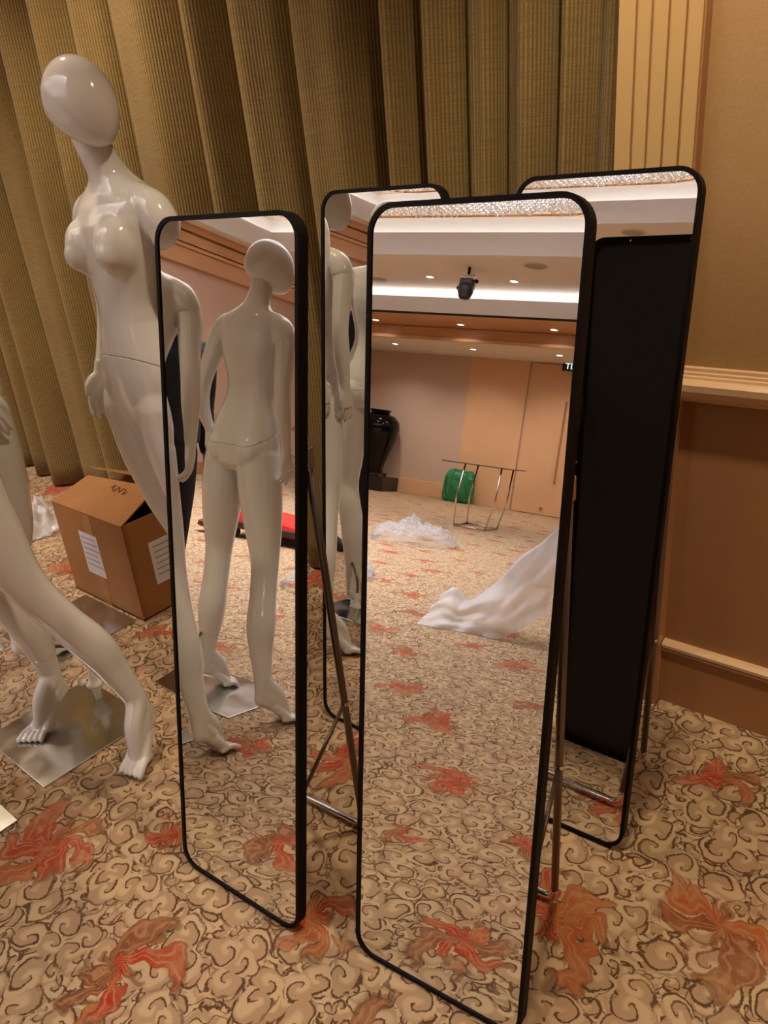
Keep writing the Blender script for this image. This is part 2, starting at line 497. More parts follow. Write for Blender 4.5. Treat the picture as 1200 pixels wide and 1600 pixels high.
def split_plane(me, co, no, gap=0.0007):
    """two meshes, above and below a plane, with a hairline gap"""
    res = []
    for sgn in (1, -1):
        bm = bmesh.new(); bm.from_mesh(me)
        n = Vector(no).normalized()
        r = bmesh.ops.bisect_plane(bm, geom=bm.verts[:] + bm.edges[:] + bm.faces[:], dist=1e-6, plane_co=Vector(co) + n * gap * sgn, plane_no=n * sgn, clear_inner=True)
        ed = [e for e in r['geom_cut'] if isinstance(e, bmesh.types.BMEdge)]
        bmesh.ops.contextual_create(bm, geom=ed) if False else bmesh.ops.edgeloop_fill(bm, edges=ed)
        m2 = bpy.data.meshes.new('half'); bm.to_mesh(m2); bm.free()
        for f in m2.polygons: f.use_smooth = len(f.vertices) < 8
        res.append(m2)
    return res


# ------------------------------------------------------------------ floor
X0, X1, Y0, Y1 = -9.2, 7.0, -13.4, 1.89


def build_floor():
    motifs = [(-1.69, .50, .15), (-1.25, .40, .15), (-.99, .74, .12), (-.55, 1.05, .14), (-.26, 1.245, .15), (-.39, 1.68, .12), (-1.28, 1.18, .13),
              (-.68, .56, .13), (-1.0, .22, .09), (-1.0, -.2, .15), (-1.25, -.67, .14), (-1.0, -1.18, .12), (-.66, .06, .09), (-2.33, 1.26, .14),
              (-1.45, .71, .08), (-1.26, -1.8, .15), (-1.77, -1.51, .13), (-1.55, -.94, .12), (-1.57, -1.96, .10), (-2.13, -2.39, .14), (-2.42, -2.93, .14),
              (-1.55, 1.62, .12), (.15, .75, .14), (.2, 1.4, .13), (-.1, .4, .12), (-1.7, .05, .13), (-2.1, -.4, .13), (-.55, -.5, .12)]
    rnd = random.Random(3)
    near = list(motifs)
    tries = 0
    while len(motifs) < 900 and tries < 30000:
        tries += 1
        x = rnd.uniform(X0, X1); y = rnd.uniform(Y0, Y1)
        rr = rnd.uniform(.10, .15)
        if -2.0 < x < .5 and -1.6 < y < 1.9: continue
        if all((x - a) ** 2 + (y - b) ** 2 > .42 ** 2 for a, b, _ in motifs): motifs.append((x, y, rr))
    MC = np.array(motifs)
    rot = np.array([rnd.uniform(0, 2 * PI) for _ in motifs])
    nx, ny = 202, 191
    xs = np.linspace(X0 - .1, X1 + .1, nx + 1); ys = np.linspace(Y0 - .1, Y1 + .5, ny + 1)
    verts = [(x, y, 0.0) for y in ys for x in xs]
    faces = [(j * (nx + 1) + i, j * (nx + 1) + i + 1, (j + 1) * (nx + 1) + i + 1, (j + 1) * (nx + 1) + i) for j in range(ny) for i in range(nx)]
    me = bpy.data.meshes.new('floor'); me.from_pydata(verts, [], faces); me.update()
    u1 = me.uv_layers.new(name='motif'); u2 = me.uv_layers.new(name='seed')
    cx = (xs[:-1] + xs[1:]) / 2; cy = (ys[:-1] + ys[1:]) / 2
    A = np.zeros((ny * nx * 4, 2), np.float32); Sd = np.zeros((ny * nx * 4, 2), np.float32)
    k = 0
    for j in range(ny):
        for i in range(nx):
            dd = (MC[:, 0] - cx[i]) ** 2 + (MC[:, 1] - cy[j]) ** 2 - (MC[:, 2]) ** 2
            t = int(np.argmin(dd)); mx, my, mr = MC[t]; ca, sa = math.cos(rot[t]), math.sin(rot[t])
            for (x, y) in ((xs[i], ys[j]), (xs[i + 1], ys[j]), (xs[i + 1], ys[j + 1]), (xs[i], ys[j + 1])):
                dx, dy = (x - mx) / mr, (y - my) / mr
                A[k] = (dx * ca + dy * sa, -dx * sa + dy * ca); Sd[k] = (t / 50.0 + .013, .5); k += 1
    u1.data.foreach_set('uv', A.ravel()); u2.data.foreach_set('uv', Sd.ravel())
    o = obj('floor', me, 'carpet')
    struct(o, 'patterned cream carpet with brown scrolls and orange flowers', 'floor')


build_floor()


# ------------------------------------------------------------------ room shell
def sbox(name, label, dims, mat, cat='wall', bev=0.0, parent=None):
    bm = B()
    for d in (dims if isinstance(dims[0], (tuple, list)) else [dims]): box(bm, *d, bev=bev)
    o = obj(name, bm, mat, parent)
    if parent is None: struct(o, label, cat)
    return o


# curtain wall: recess behind the curtain and the panelled stretch at the right
sbox('wall_back', 'tan wall recess behind the curtain', (X0, -0.66, 2.20, 2.35, 0, 3.2), 'wood_dark')
wr = sbox('wall_right_panel', 'gold papered wall above tan wooden dado', (-0.66, X1, 1.905, 2.25, 1.0, 3.2), 'paper')
wr.name = 'wall_panelled'
dd = sbox('wall_dado', 'tan wooden dado below chair rail', (-0.66, X1, 1.905, 2.25, 0, 1.0), 'wood_dark')
# raised upright frame strip and sill of the recessed dado panel
bm = B(); box(bm, -0.645, -0.560 + 0.0, 1.8985, 1.906, .205, .90, 0.002); sp = None; bm.free()
# fluted pilaster: flat slats with grooves between
pil = struct(obj('trim_1', box(B(), -0.832, -0.645, 1.868, 2.25, 0, 3.2, 0.001), 'wood'), 'cream fluted pilaster beside the curtain', 'pilaster')
gx = [-0.832, -0.789, -0.754, -0.717, -0.680, -0.645]
for a, b in zip(gx[:-1], gx[1:]):
    obj('slat', box(B(), a + .0025, b - .0025, 1.858, 1.869, 1.02, 3.15, 0.0015), 'pilaster', pil)
obj('stile', box(B(), -0.832, -0.6455, 1.860, 1.869, 0.0, 1.018, 0.001), 'wood_dark', pil)
# chair rail profile swept along x
def sweep_x(bm, prof, x0, x1):
    return loft(bm, [[(x0, y, z) for y, z in prof], [(x1, y, z) for y, z in prof]])
rail = [(1.905, .930), (1.885, .930), (1.868, .945), (1.858, .962), (1.858, .978), (1.866, .986), (1.878, .988), (1.880, .994), (1.886, .996), (1.887, 1.002), (1.893, 1.004), (1.894, 1.012), (1.905, 1.014)]
struct(obj('trim_2', sweep_x(B(), rail, -0.645, X1), 'rail'), 'moulded cream chair rail', 'chair rail')
bprof = [(1.905, 0.0), (1.890, 0.0), (1.890, .180), (1.884, .184), (1.884, .190), (1.880, .196), (1.884, .206), (1.896, .210), (1.905, .211)]
struct(obj('baseboard_back', sweep_x(B(), bprof[:3] + [(1.905, .180)], -0.645, X1), 'wood_dark'), 'tall tan plinth board under the dado', 'baseboard')
struct(obj('trim_3', sweep_x(B(), [(1.905, .180), (1.884, .181), (1.882, .186), (1.886, .189), (1.880, .194), (1.880, .202), (1.890, .210), (1.905, .211)], -0.643, X1), 'rail'), 'cream beading on top of the plinth board', 'moulding')

# soffit over the curtain side and other ceilings
def quad_z(name, label, x0, x1, y0, y1, z0, z1, mat, cat='ceiling'):
    return sbox(name, label, (x0, x1, y0, y1, z0, z1), mat, cat)


quad_z('ceiling_soffit_back', 'lowered ceiling above the curtain', X0, X1, 0.60, 2.35, Z_SOFFIT, Z_CEIL + .06, 'ceil')
quad_z('ceiling_soffit_front', 'lowered ceiling before the far wall', X0, X1, Y0 - .1, -11.16, Z_SOFFIT, Z_SOFFIT + .2, 'ceil')
# stepped cornice of the far side: vertical face, underside, fascia
cor = sbox('trim_4', 'honey wood stepped cornice along the far side', [(X0, X1, -11.19, -11.15, Z_SOFFIT - .03, Z_UNDER)], 'wood', 'cornice')
obj('bead', box(B(), X0, X1, -11.15, -11.12, Z_SOFFIT - .03, Z_SOFFIT + .03, .006), 'wood', cor)
obj('bead', box(B(), X0, X1, -11.15, -11.13, Z_UNDER - .045, Z_UNDER - .012, .004), 'wood', cor)
obj('underside', box(B(), X0, X1, -11.15, -9.92, Z_UNDER, Z_UNDER + .05), 'wood', cor)
obj('shadow_gap', box(B(), X0, X1, -9.93, -9.905, Z_UNDER - .004, Z_UNDER + .03), 'gap', cor)
obj('fascia', box(B(), X0, X1, -9.94, -9.90, Z_UNDER + .03, 3.60), 'fascia', cor)
# the flat ceiling with the coffer opening
cx0, cx1, cy0, cy1 = COFFER
bm = B()
for d in ((X0, X1, -9.9 - .35, cy0), (X0, X1, cy1, .60), (X0, cx0, cy0, cy1), (cx1, X1, cy0, cy1)):
    box(bm, d[0], d[1], d[2], d[3], Z_CEIL, Z_CEIL + .06)
cl = obj('ceiling', bm, 'ceil'); struct(cl, 'flat cream ceiling around the lit coffer', 'ceiling')
bm = B()
for d in ((cx0 - .05, cx1 + .05, cy0 - .05, cy0 + .006), (cx0 - .05, cx1 + .05, cy1 - .006, cy1 + .05), (cx0 - .05, cx0 + .006, cy0, cy1), (cx1 - .006, cx1 + .05, cy0, cy1)):
    box(bm, d[0], d[1], d[2], d[3], Z_CEIL - .004, Z_FASCIA)
struct(obj('ceiling_coffer_fascia', bm, 'fascia'), 'pale grey upright sides of the ceiling coffer', 'ceiling')
struct(obj('ceiling_coffer_top', box(B(), cx0 - .4, cx1 + .4, cy0 - .4, cy1 + .4, Z_TOP, Z_TOP + .05), 'coffer'), 'gold painted top of the lit ceiling coffer', 'ceiling')
# cove lamps: around the coffer and along the far cornice, each in its trough
bm = B()
for d in ((cx0 - .33, cx1 + .33, cy0 - .33, cy0 - .27), (cx0 - .33, cx1 + .33, cy1 + .27, cy1 + .33), (cx0 - .33, cx0 - .27, cy0, cy1), (cx1 + .27, cx1 + .33, cy0, cy1)):
    box(bm, d[0], d[1], d[2], d[3], Z_FASCIA - .02, Z_FASCIA + .03)
co = obj('cove_lamp', bm, 'cove'); tag(co, 'bright white cove lamp strip around the ceiling coffer', 'light')
bm = B()
for d in ((cx0 - .42, cx1 + .42, cy0 - .45, cy0 - .40), (cx0 - .42, cx1 + .42, cy1 + .40, cy1 + .45), (cx0 - .45, cx0 - .40, cy0 - .4, cy1 + .4), (cx1 + .40, cx1 + .45, cy0 - .4, cy1 + .4)):
    box(bm, d[0], d[1], d[2], d[3], Z_CEIL + .05, Z_TOP + .05)
struct(obj('ceiling_coffer_back', bm, 'ceil'), 'outer trough wall of the ceiling coffer', 'ceiling')
c2 = obj('cove_lamp', box(B(), X0, X1, -10.16, -10.06, 3.52, 3.56), 'cove'); tag(c2, 'bright white cove lamp strip above the far cornice', 'light')
struct(obj('ceiling_trough', box(B(), X0, X1, -10.30, -10.22, 3.36, 3.80), 'ceil'), 'back of the cove trough above the far cornice', 'ceiling')

# left wall with cornice, chair rail and baseboard
lw = sbox('wall_left', 'tan papered wall at the far left of the hall', (X0 - .1, X0, Y0, Y1 + .3, 0, 4.0), 'paper_far')
def sweep_y(bm, prof, y0, y1):
    return loft(bm, [[(x, y0, z) for x, z in prof], [(x, y1, z) for x, z in prof]])
lc = struct(obj('trim_5', box(B(), X0, X0 + .10, -11.1, 1.8, 3.16, 3.40, .01), 'wood'), 'honey wood cornice along the left wall', 'cornice')
obj('bead', box(B(), X0, X0 + .14, -11.1, 1.8, 3.40, 3.45, .006), 'wood', lc)
obj('band', box(B(), X0, X0 + .12, -11.1, 1.8, 3.47, 3.62, .006), 'wood', lc)
obj('bead', box(B(), X0, X0 + .18, -11.1, 1.8, 3.64, 3.74, .008), 'wood', lc)
obj('shadow_gap', box(B(), X0, X0 + .09, -11.1, 1.8, 3.45, 3.47), 'gap', lc)
struct(obj('trim_6', box(B(), X0, X0 + .05, Y0, 1.8, .93, 1.01, .008), 'wood'), 'wooden chair rail on the left wall', 'chair rail')
struct(obj('baseboard_left', box(B(), X0, X0 + .03, Y0, 1.8, 0, .2, .004), 'wood_dark'), 'wooden baseboard on the left wall', 'baseboard')
sbox('wall_right', 'tan papered end wall at the right of the hall', (X1, X1 + .1, Y0, Y1 + .3, 0, 4.4), 'paper_far')
# far wall with baseboard, orange panel and door
fw = sbox('wall_front', 'taupe papered wall across the hall, seen in the mirrors', (X0, X1, Y0 - .1, Y0, 0, 3.3), 'paper_far')
struct(obj('baseboard_front', box(B(), X0, -6.22, Y0, Y0 + .03, 0, .33, .006), 'orange_panel'), 'pale wooden baseboard under the taupe far wall', 'baseboard')
struct(obj('trim_7', box(B(), -6.22, -4.94, Y0, Y0 + .035, 0, Z_SOFFIT, .004), 'orange_panel'), 'full height orange veneer panel beside the far door', 'panel')
dr = struct(obj('door_1', box(B(), -4.90, -3.30, Y0, Y0 + .03, 0.01, Z_SOFFIT - .02, .004), 'orange_panel'), 'full height orange veneer door with a long pull bar', 'door')
bm = B(); tube(bm, rounded([(-4.08, Y0 + .03, .70), (-4.08, Y0 + .09, .70), (-4.08, Y0 + .09, 2.33), (-4.08, Y0 + .03, 2.33)], .03), .018, 10)
obj('pull_bar', bm, 'wood_dark', dr, True)
bm = B(); lathe(bm, [(.03, 0), (.03, .02), (.018, .03)], 16, (-4.28, Y0 + .05, .14)); obj('door_stop', bm, 'brass', dr, True)
struct(obj('trim_8', box(B(), -3.26, X1, Y0, Y0 + .03, 0, Z_SOFFIT, .004), 'orange_panel'), 'orange veneer panelling right of the far door', 'panel')


# ------------------------------------------------------------------ curtain
def build_curtain():
    cr = [-6.6, -6.3, -6.05, -5.75, -5.45, -5.2, -4.9, -4.62, -4.33, -4.05, -3.74, -3.43, -3.16, -2.92, -2.50, -2.27, -1.96, -1.635, -1.49, -1.352, -1.236, -1.08, -0.982, -0.80]
    dep = [.09, .07, .1, .08, .09, .07, .1, .08, .09, .08, .1, .085, .08, .09, .075, .08, .085, .06, .05, .045, .05, .04, .04]
    rnd = random.Random(5)
    xs, ys = [], []
    for i in range(len(cr) - 1):
        n = max(8, int((cr[i + 1] - cr[i]) / .011))
        sk = rnd.uniform(.8, 1.35)
        for k in range(n):
            u = k / n
            w = u ** sk
            xs.append(cr[i] + (cr[i + 1] - cr[i]) * u)
            y = dep[i] * (math.sin(PI * w) ** .62)
            y += .008 * math.sin(u * 9 + i * 2) * math.sin(PI * u)
            ys.append(2.09 - y * 1.95)
    # one deep gap where two drops of cloth meet
    xs = np.array(xs); ys = np.array(ys)
    g = np.exp(-((xs + 1.65) / .035) ** 2); ys = ys + g * .05
    zs = np.linspace(.012, 3.09, 26)
    verts = []; uv = []
    arc = np.concatenate([[0], np.cumsum(np.hypot(np.diff(xs), np.diff(ys)))])
    for z in zs:
        t = z / 3.09
        amp = 1.0 + .12 * (1 - t) * np.sin(xs * 7.0)
        for x, y, s in zip(xs + .012 * np.sin(z * 2.1 + xs * 3), 2.09 - (2.09 - ys) * amp, arc):
            verts.append((x, y, z)); uv.append((s, z))
    n = len(xs)
    faces = [(j * n + i, j * n + i + 1, (j + 1) * n + i + 1, (j + 1) * n + i) for j in range(len(zs) - 1) for i in range(n - 1)]
    me = bpy.data.meshes.new('curtain'); me.from_pydata(verts, [], faces)
    ul = me.uv_layers.new(name='cloth')
    for l in me.loops: ul.data[l.index].uv = uv[l.vertex_index]
    o = obj('curtain', me, 'curtain', smooth=True)
    so = o.modifiers.new('thickness', 'SOLIDIFY'); so.thickness = .003; so.offset = 1
    tag(o, 'floor length ribbed gold brown curtain hanging in deep folds', 'curtain')


build_curtain()


# ------------------------------------------------------------------ standing mirrors
MW, MH = 0.3813, 1.5


def rrect(w, h, r, seg=8, y=0.0, ox=0.0, oz=0.0):
    pts = []
    for cx, cz, a0 in ((w - r, r, -PI / 2), (w - r, h - r, 0), (r, h - r, PI / 2), (r, r, PI)):
        for k in range(seg + 1):
            a = a0 + PI / 2 * k / seg
            pts.append((ox + cx + r * math.cos(a), y, oz + cz + r * math.sin(a)))
    return pts


def mirror(name, label, bl, yaw, tilt, leg_top=1.07, foot_back=.315):
    t = thing(name, label, 'mirror', (bl[0], bl[1], .004), math.radians(yaw), 'standing mirrors')
    Rt = Matrix.Rotation(-math.radians(tilt), 3, 'X')
    tr = lambda P: [Rt @ Vector(q) for q in P]
    ft, dep = .0085, .026
    # frame: ring with a front lip, sides and back lip
    bm = B()
    loops = [tr(rrect(MW - 2 * ft, MH - 2 * ft, .040, y=.003, ox=ft, oz=ft)), tr(rrect(MW - 2 * ft, MH - 2 * ft, .040, y=0, ox=ft, oz=ft)),
             tr(rrect(MW, MH, .048, y=0)), tr(rrect(MW, MH, .048, y=dep)), tr(rrect(MW - .04, MH - .04, .035, y=dep, ox=.02, oz=.02)),
             tr(rrect(MW - .04, MH - .04, .035, y=dep - .006, ox=.02, oz=.02))]
    loft(bm, loops, cap=False); bmesh.ops.recalc_face_normals(bm, faces=bm.faces)
    obj('frame', bm, 'black', t)
    bm = B(); loft(bm, [tr(rrect(MW - 2 * ft, MH - 2 * ft, .040, y=.003, ox=ft, oz=ft)), tr(rrect(MW - 2 * ft, MH - 2 * ft, .040, y=.007, ox=ft, oz=ft))])
    bmesh.ops.recalc_face_normals(bm, faces=bm.faces)
    g = obj('mirror_glass', bm, 'mirror', t); g['label'] = 'reflecting silvered glass pane'
    bm = B(); loft(bm, [tr(rrect(MW - .04, MH - .04, .035, y=dep - .006, ox=.02, oz=.02)), tr(rrect(MW - .04, MH - .04, .035, y=dep - .010, ox=.02, oz=.02))])
    bmesh.ops.recalc_face_normals(bm, faces=bm.faces)
    obj('back_panel', bm, 'black_back', t)
    # U-shaped stand hinged on the back
    for sx in (.012, MW - .012):
        top = Rt @ Vector((sx, dep + .012, leg_top))
        inx = sx + (.045 if sx < .1 else -.045)
        foot = Vector((inx, foot_back, .012))
        bm = B(); tube(bm, [top, foot + (top - foot).normalized() * .03], .0085, 10); lg = obj('leg', bm, 'grey_tube', t, True)
        hb = B(); c = Rt @ Vector((sx, dep + .004, leg_top)); box(hb, c.x - .010, c.x + .010, c.y - .006, c.y + .016, c.z - .028, c.z + .016, .003); obj('hinge', hb, 'chrome', lg)
        # folding brace between leg and back
        mid = foot.lerp(top, .40); a = Rt @ Vector((sx, dep, .34))
        bm = B(); tube(bm, [a, mid], .0045, 8); br = obj('brace', bm, 'grey_tube', t, True)
        bm = B(); ell(bm, mid, (.011, .008, .011)); obj('rivet', bm, 'chrome', br, True)
    lx, rx = .057, MW - .057
    tl = Rt @ Vector((.012, dep + .012, leg_top)); tr_ = Rt @ Vector((MW - .012, dep + .012, leg_top))
    fl, fr = Vector((lx, foot_back, .012)), Vector((rx, foot_back, .012))
    bm = B(); tube(bm, rounded([fl + (tl - fl).normalized() * .034, fl, fr, fr + (tr_ - fr).normalized() * .034], .025, 6), .0088, 10)
    obj('foot_bar', bm, 'chrome', t, True)
    # screws on the back rim
    for sx, sz in ((.01, .3), (.01, .9), (.01, 1.42), (MW - .01, .3), (MW - .01, .9), (MW - .01, 1.42), (MW * .3, 1.49), (MW * .7, 1.49)):
        bm = B(); c = Rt @ Vector((sx, dep + .001, sz)); ell(bm, c, (.003, .0015, .003), n=8, m=6); obj('screw', bm, 'chrome', t, True)
    return t


mirror('standing_mirror', 'black framed standing mirror at left reflecting a whole white mannequin', (-1.358, .665), 3.69, 11.26)
mirror('standing_mirror', 'nearest black framed standing mirror reflecting the hall and plastic sheets', (-.855, .740), 6.03, 11.37)
mirror('standing_mirror', 'rear standing mirror between the two front ones, mostly hidden', (-1.454, 1.273), .99, 9.60)
mirror('standing_mirror', 'rear right standing mirror reflecting a black mirror back', (-.882, 1.272), 3.32, 9.86)


# ------------------------------------------------------------------ mannequins
def mannequin_meshes(closed=False):
    DX, DY = -.13, -.15       # the body stands over its right foot
    bm = B()
    NR = 28

    def ring(cx, cy, z, rx, fr, bk, px=2.15):
        out = []
        for k in range(NR):
            a = 2 * PI * k / NR
            c, s = math.cos(a), math.sin(a)
            r = (abs(c) ** px + abs(s) ** px) ** (-1 / px)
            y = s * r
            out.append((cx + rx * c * r, cy + (fr if y < 0 else bk) * y, z))
        return out
    T = [  # z, cx, cy, half width, front, back
        (1.640, .006, .086, .043, .044, .044), (1.590, .010, .098, .044, .046, .046), (1.560, .013, .110, .047, .048, .048), (1.535, .016, .120, .055, .052, .052), (1.520, .018, .124, .074, .055, .056),
        (1.506, .019, .126, .102, .060, .060), (1.490, .02, .126, .130, .066, .066), (1.465, .02, .124, .146, .082, .074), (1.42, .02, .120, .148, .100, .084),
        (1.37, .02, .115, .142, .102, .088), (1.33, .02, .110, .132, .092, .084), (1.29, .02, .106, .121, .084, .074), (1.255, .02, .103, .110, .079, .064),
        (1.22, .02, .100, .104, .076, .058), (1.18, .02, .098, .107, .078, .058), (1.14, .02, .096, .120, .082, .066), (1.09, .02, .094, .140, .086, .082),
        (1.04, .02, .092, .155, .087, .096), (.99, .02, .090, .162, .084, .104), (.95, .02, .090, .163, .080, .102), (.91, .02, .090, .160, .072, .094), (.885, .02, .090, .14, .05, .07)]
    loft(bm, [ring(cx + DX, cy + DY, z, rx, fr, bk) for z, cx, cy, rx, fr, bk in T])
    for s in (-1, 1):
        ell(bm, (.02 + DX + s * .068, .056 + DY, 1.368), (.060, .062, .076))
        ell(bm, (.02 + DX + s * .073, .026 + DY, 1.352), (.038, .040, .042))
        ell(bm, (.02 + DX + s * .070, .128 + DY, .965), (.078, .070, .085))
        # shoulder and the top of the arm
        chain(bm, [(.02 + DX + s * .080, .124 + DY, 1.482), (.02 + DX + s * .115, .124 + DY, 1.466), (.02 + DX + s * .146, .125 + DY, 1.444), (.02 + DX + s * .170, .127 + DY, 1.400), (.02 + DX + s * .175, .130 + DY, 1.370)], [.034, .040, .0455, .0425, .022], 16)
    # right (standing) and left (side) leg
    LR = [.090, .088, .074, .056, .052, .055, .042]
    if closed:      # legs side by side
        chain(bm, [(-.190, -.056, .95), (-.168, -.056, .82), (-.134, -.052, .68), (-.104, -.040, .555), (-.088, -.006, .44), (-.074, .024, .33), (-.064, .034, .235)], LR, 20)
        chain(bm, [(-.028, -.056, .95), (-.016, -.058, .82), (.004, -.056, .68), (.022, -.044, .555), (.036, -.004, .44), (.048, .032, .33), (.056, .044, .235)], LR, 20)
    else:           # right leg straight, left leg set out to the side
        chain(bm, [(-.190, -.056, .95), (-.196, -.058, .82), (-.190, -.060, .68), (-.176, -.056, .555), (-.140, -.018, .44), (-.106, .020, .33), (-.093, .030, .235)], LR, 20)
        chain(bm, [(-.028, -.056, .95), (.002, -.056, .82), (.050, -.045, .68), (.098, -.022, .555), (.145, .022, .44), (.195, .072, .33), (.230, .095, .235)], LR, 20)
    body = remesh(bm, .0048, 11)

    def foot(leg, ank, heel, ball, toe, wid):
        bm = B()
        leg = [Vector(p) for p in leg]
        ank, heel, ball, toe = Vector(ank), Vector(heel), Vector(ball), Vector(toe)
        d = (toe - heel); d.z = 0; d.normalize(); sd = Vector((-d.y, d.x, 0))
        up = Vector((0, 0, 1))
        chain(bm, leg + [ank, ank.lerp(heel, .55) + d * .004, heel + up * .004], [.0480, .0425, .0365, .0325, .0285, .0235], 18)
        chain(bm, [leg[1], ank + d * .004, ank.lerp(ball, .48) + d * .014 + up * .006, ball + up * .004], [.038, .0325, .0280, .0190], 16)
        chain(bm, [ank.lerp(heel, .5), heel.lerp(ball, .45) + up * .022, ball + up * .002], [.027, .0255, .0180], 14)
        chain(bm, [heel, heel.lerp(ball, .5) + up * .010, ball], [.0235, .0215, .0175], 14)
        for o in (-1, 0, 1):
            chain(bm, [heel.lerp(ball, .50) + sd * o * wid * .16 + up * .010, ball + sd * o * wid * .30 - d * .004], [.020, .0165], 12)
        for k in range(5):
            o = (k - 2) * wid / 5
            st = ball + sd * o * .92
            ln = (.056, .052, .047, .042, .036)[k] if toe_in > 0 else (.036, .042, .047, .052, .056)[k]
            en = ball + sd * o * 1.10 + d * ln; en.z = .0105
            r = .0098 if (k == 0 and toe_in > 0) or (k == 4 and toe_in < 0) else .0080
            chain(bm, [st - d * .02, st + up * .002, st.lerp(en, .55) + up * .006, en], [.0125, .0105, r, r * .98], 10, 3)
        return remesh(bm, .0032, 4)
    toe_in = 1
    o = .030 if closed else 0.0
    fR = foot([(-.106 + o, .020, .30), (-.098 + o, .028, .245), (-.0925 + o, .031, .20)], (-.090 + o, .034, .155), (-.088 + o, .050, .085), (-.052 + o, -.060, .0205), (-.035 + o, -.112, .01), .080)
    toe_in = -1
    if closed: fL = foot([(.050, .036, .30), (.055, .043, .245), (.059, .047, .20)], (.062, .050, .155), (.064, .066, .085), (.094, -.042, .0205), (.108, -.094, .01), .080)
    else: fL = foot([(.206, .080, .30), (.228, .093, .245), (.248, .103, .20)], (.266, .112, .157), (.282, .130, .088), (.338, .032, .0205), (.370, -.020, .01), .080)
    fR.name = fL.name = 'foot'
    # seam: higher at the front, lower at the back
    up, lo = split_plane(body, (.02, .015 + DY, 1.095), (0, .62, 1.0))
    up.name = 'torso'; lo.name = 'lower_body'
    bpy.data.meshes.remove(body)

    # egg head, its chin tilted forward
    bm = B(); rings = []
    for j in range(1, 20):
        a = PI * j / 20; z = -math.cos(a); sr = math.sin(a)
        tp = 1.0 - .26 * max(0, -z) ** 1.5
        rings.append([(sr * .078 * tp * math.cos(2 * PI * k / 32), sr * .098 * tp * math.sin(2 * PI * k / 32) - .030 * max(0, -z) ** 1.3 + .006 * z, z * .108) for k in range(32)])
    loft(bm, rings)
    bmesh.ops.transform(bm, matrix=Matrix.Rotation(math.radians(-13), 4, 'X') @ Matrix.Translation((0, -.012, .0)), verts=bm.verts)
    head = bpy.data.meshes.new('head'); bmesh.ops.recalc_face_normals(bm, faces=bm.faces); bm.to_mesh(head); bm.free()
    for f in head.polygons: f.use_smooth = True

    def arm(side):
        bm = B(); s = side; c = .02 + DX
        sh = (c + s * .152, .126 + DY, 1.434); el = (c + s * .205, .150 + DY, 1.205); wr = (c + s * .218, .100 + DY, 1.000)
        if s < 0: wr = (c + s * .205, .085 + DY, 1.03)
        chain(bm, [sh, (c + s * .175, .128 + DY, 1.385), (c + s * .190, .142 + DY, 1.30), el, (c + s * .213, .135 + DY, 1.12), wr], [.042, .0415, .036, .032, .031, .0205], 18)
        w = Vector(wr); dn = (Vector((c + s * .222, .060 + DY, .86)) - w).normalized()
        if s < 0: dn = (Vector((c + s * .200, .040 + DY, .90)) - w).normalized()
        sd = Vector((0, -1, 0)); sd = (sd - dn * sd.dot(dn)).normalized(); nm = dn.cross(sd) * s   # nm points to the thigh or away
        palm_e = w + dn * .078
        rings = []
        for t, a, b in ((-.02, .021, .019), (.01, .023, .018), (.035, .032, .017), (.06, .037, .016), (.085, .036, .013)):
            p = w + dn * t
            rings.append([p + sd * (a * math.cos(2 * PI * k / 16)) + nm * (b * math.sin(2 * PI * k / 16)) for k in range(16)])
        loft(bm, rings)
        for k in range(4):
            o = (1.5 - k) * .0185
            ln = (.066, .076, .070, .056)[k]
            base = palm_e + sd * o - dn * .006
            crv = nm * (.010 + .006 * k)
            chain(bm, [base - dn * .02, base, base + dn * ln * .45 + crv * .2 + sd * .002, base + dn * ln * .78 + crv * .8, base + dn * ln * .98 + crv * 1.6], [.0095, .0092, .0085, .0078, .0062], 10, 3)
        th = w + dn * .022 + sd * .022
        chain(bm, [th - sd * .012, th + sd * .006 + dn * .012, th + sd * .022 + dn * .034 + nm * .006, th + sd * .024 + dn * .058 + nm * .012], [.013, .0125, .010, .0072], 10, 3)
        return remesh(bm, .0034, 3)
    aL, aR = arm(1), arm(-1)
    aL.name = aR.name = 'arm'
    plate = bpy.data.meshes.new('base_plate'); bm = B(); box(bm, -.185, .185, -.18, .18, 0, .006, .0015); bm.to_mesh(plate); bm.free()
    rod = bpy.data.meshes.new('support_rod'); bm = B()
    tube(bm, rounded([(-.100, .07, .235), (-.075, .125, .215), (-.055, .145, .16), (-.055, .145, .0)], .03, 5), .0058, 10); bm.to_mesh(rod); bm.free()
    cap = bpy.data.meshes.new('rod_collar'); bm = B()
    lathe(bm, [(.007, .125), (.010, .122), (.012, .09), (.017, .075), (.027, .068), (.028, .060), (.018, .055), (.012, .03), (.011, .006)], 20, (-.055, .145, 0))
    tube(bm, rounded([(-.055, .12, .085), (-.055, .098, .085), (-.055, .098, .105), (-.055, .108, .112)], .008, 4), .006, 8)
    bm.to_mesh(cap); bm.free()
    for me in (rod, cap):
        for f in me.polygons: f.use_smooth = True
    return dict(torso=(up, 'white'), lower_body=(lo, 'white'), head=(head, 'white'), foot=(fR, 'white'), foot_=(fL, 'white'), arm=(aL, 'white'), arm_=(aR, 'white'), base_plate=(plate, 'steel'), support_rod=(rod, 'grey_tube'), rod_collar=(cap, 'cap'))


MQ = mannequin_meshes()
MQ_CLOSED = mannequin_meshes(True)


HEAD = Vector((.006 - .13, .078 - .15, 1.692))


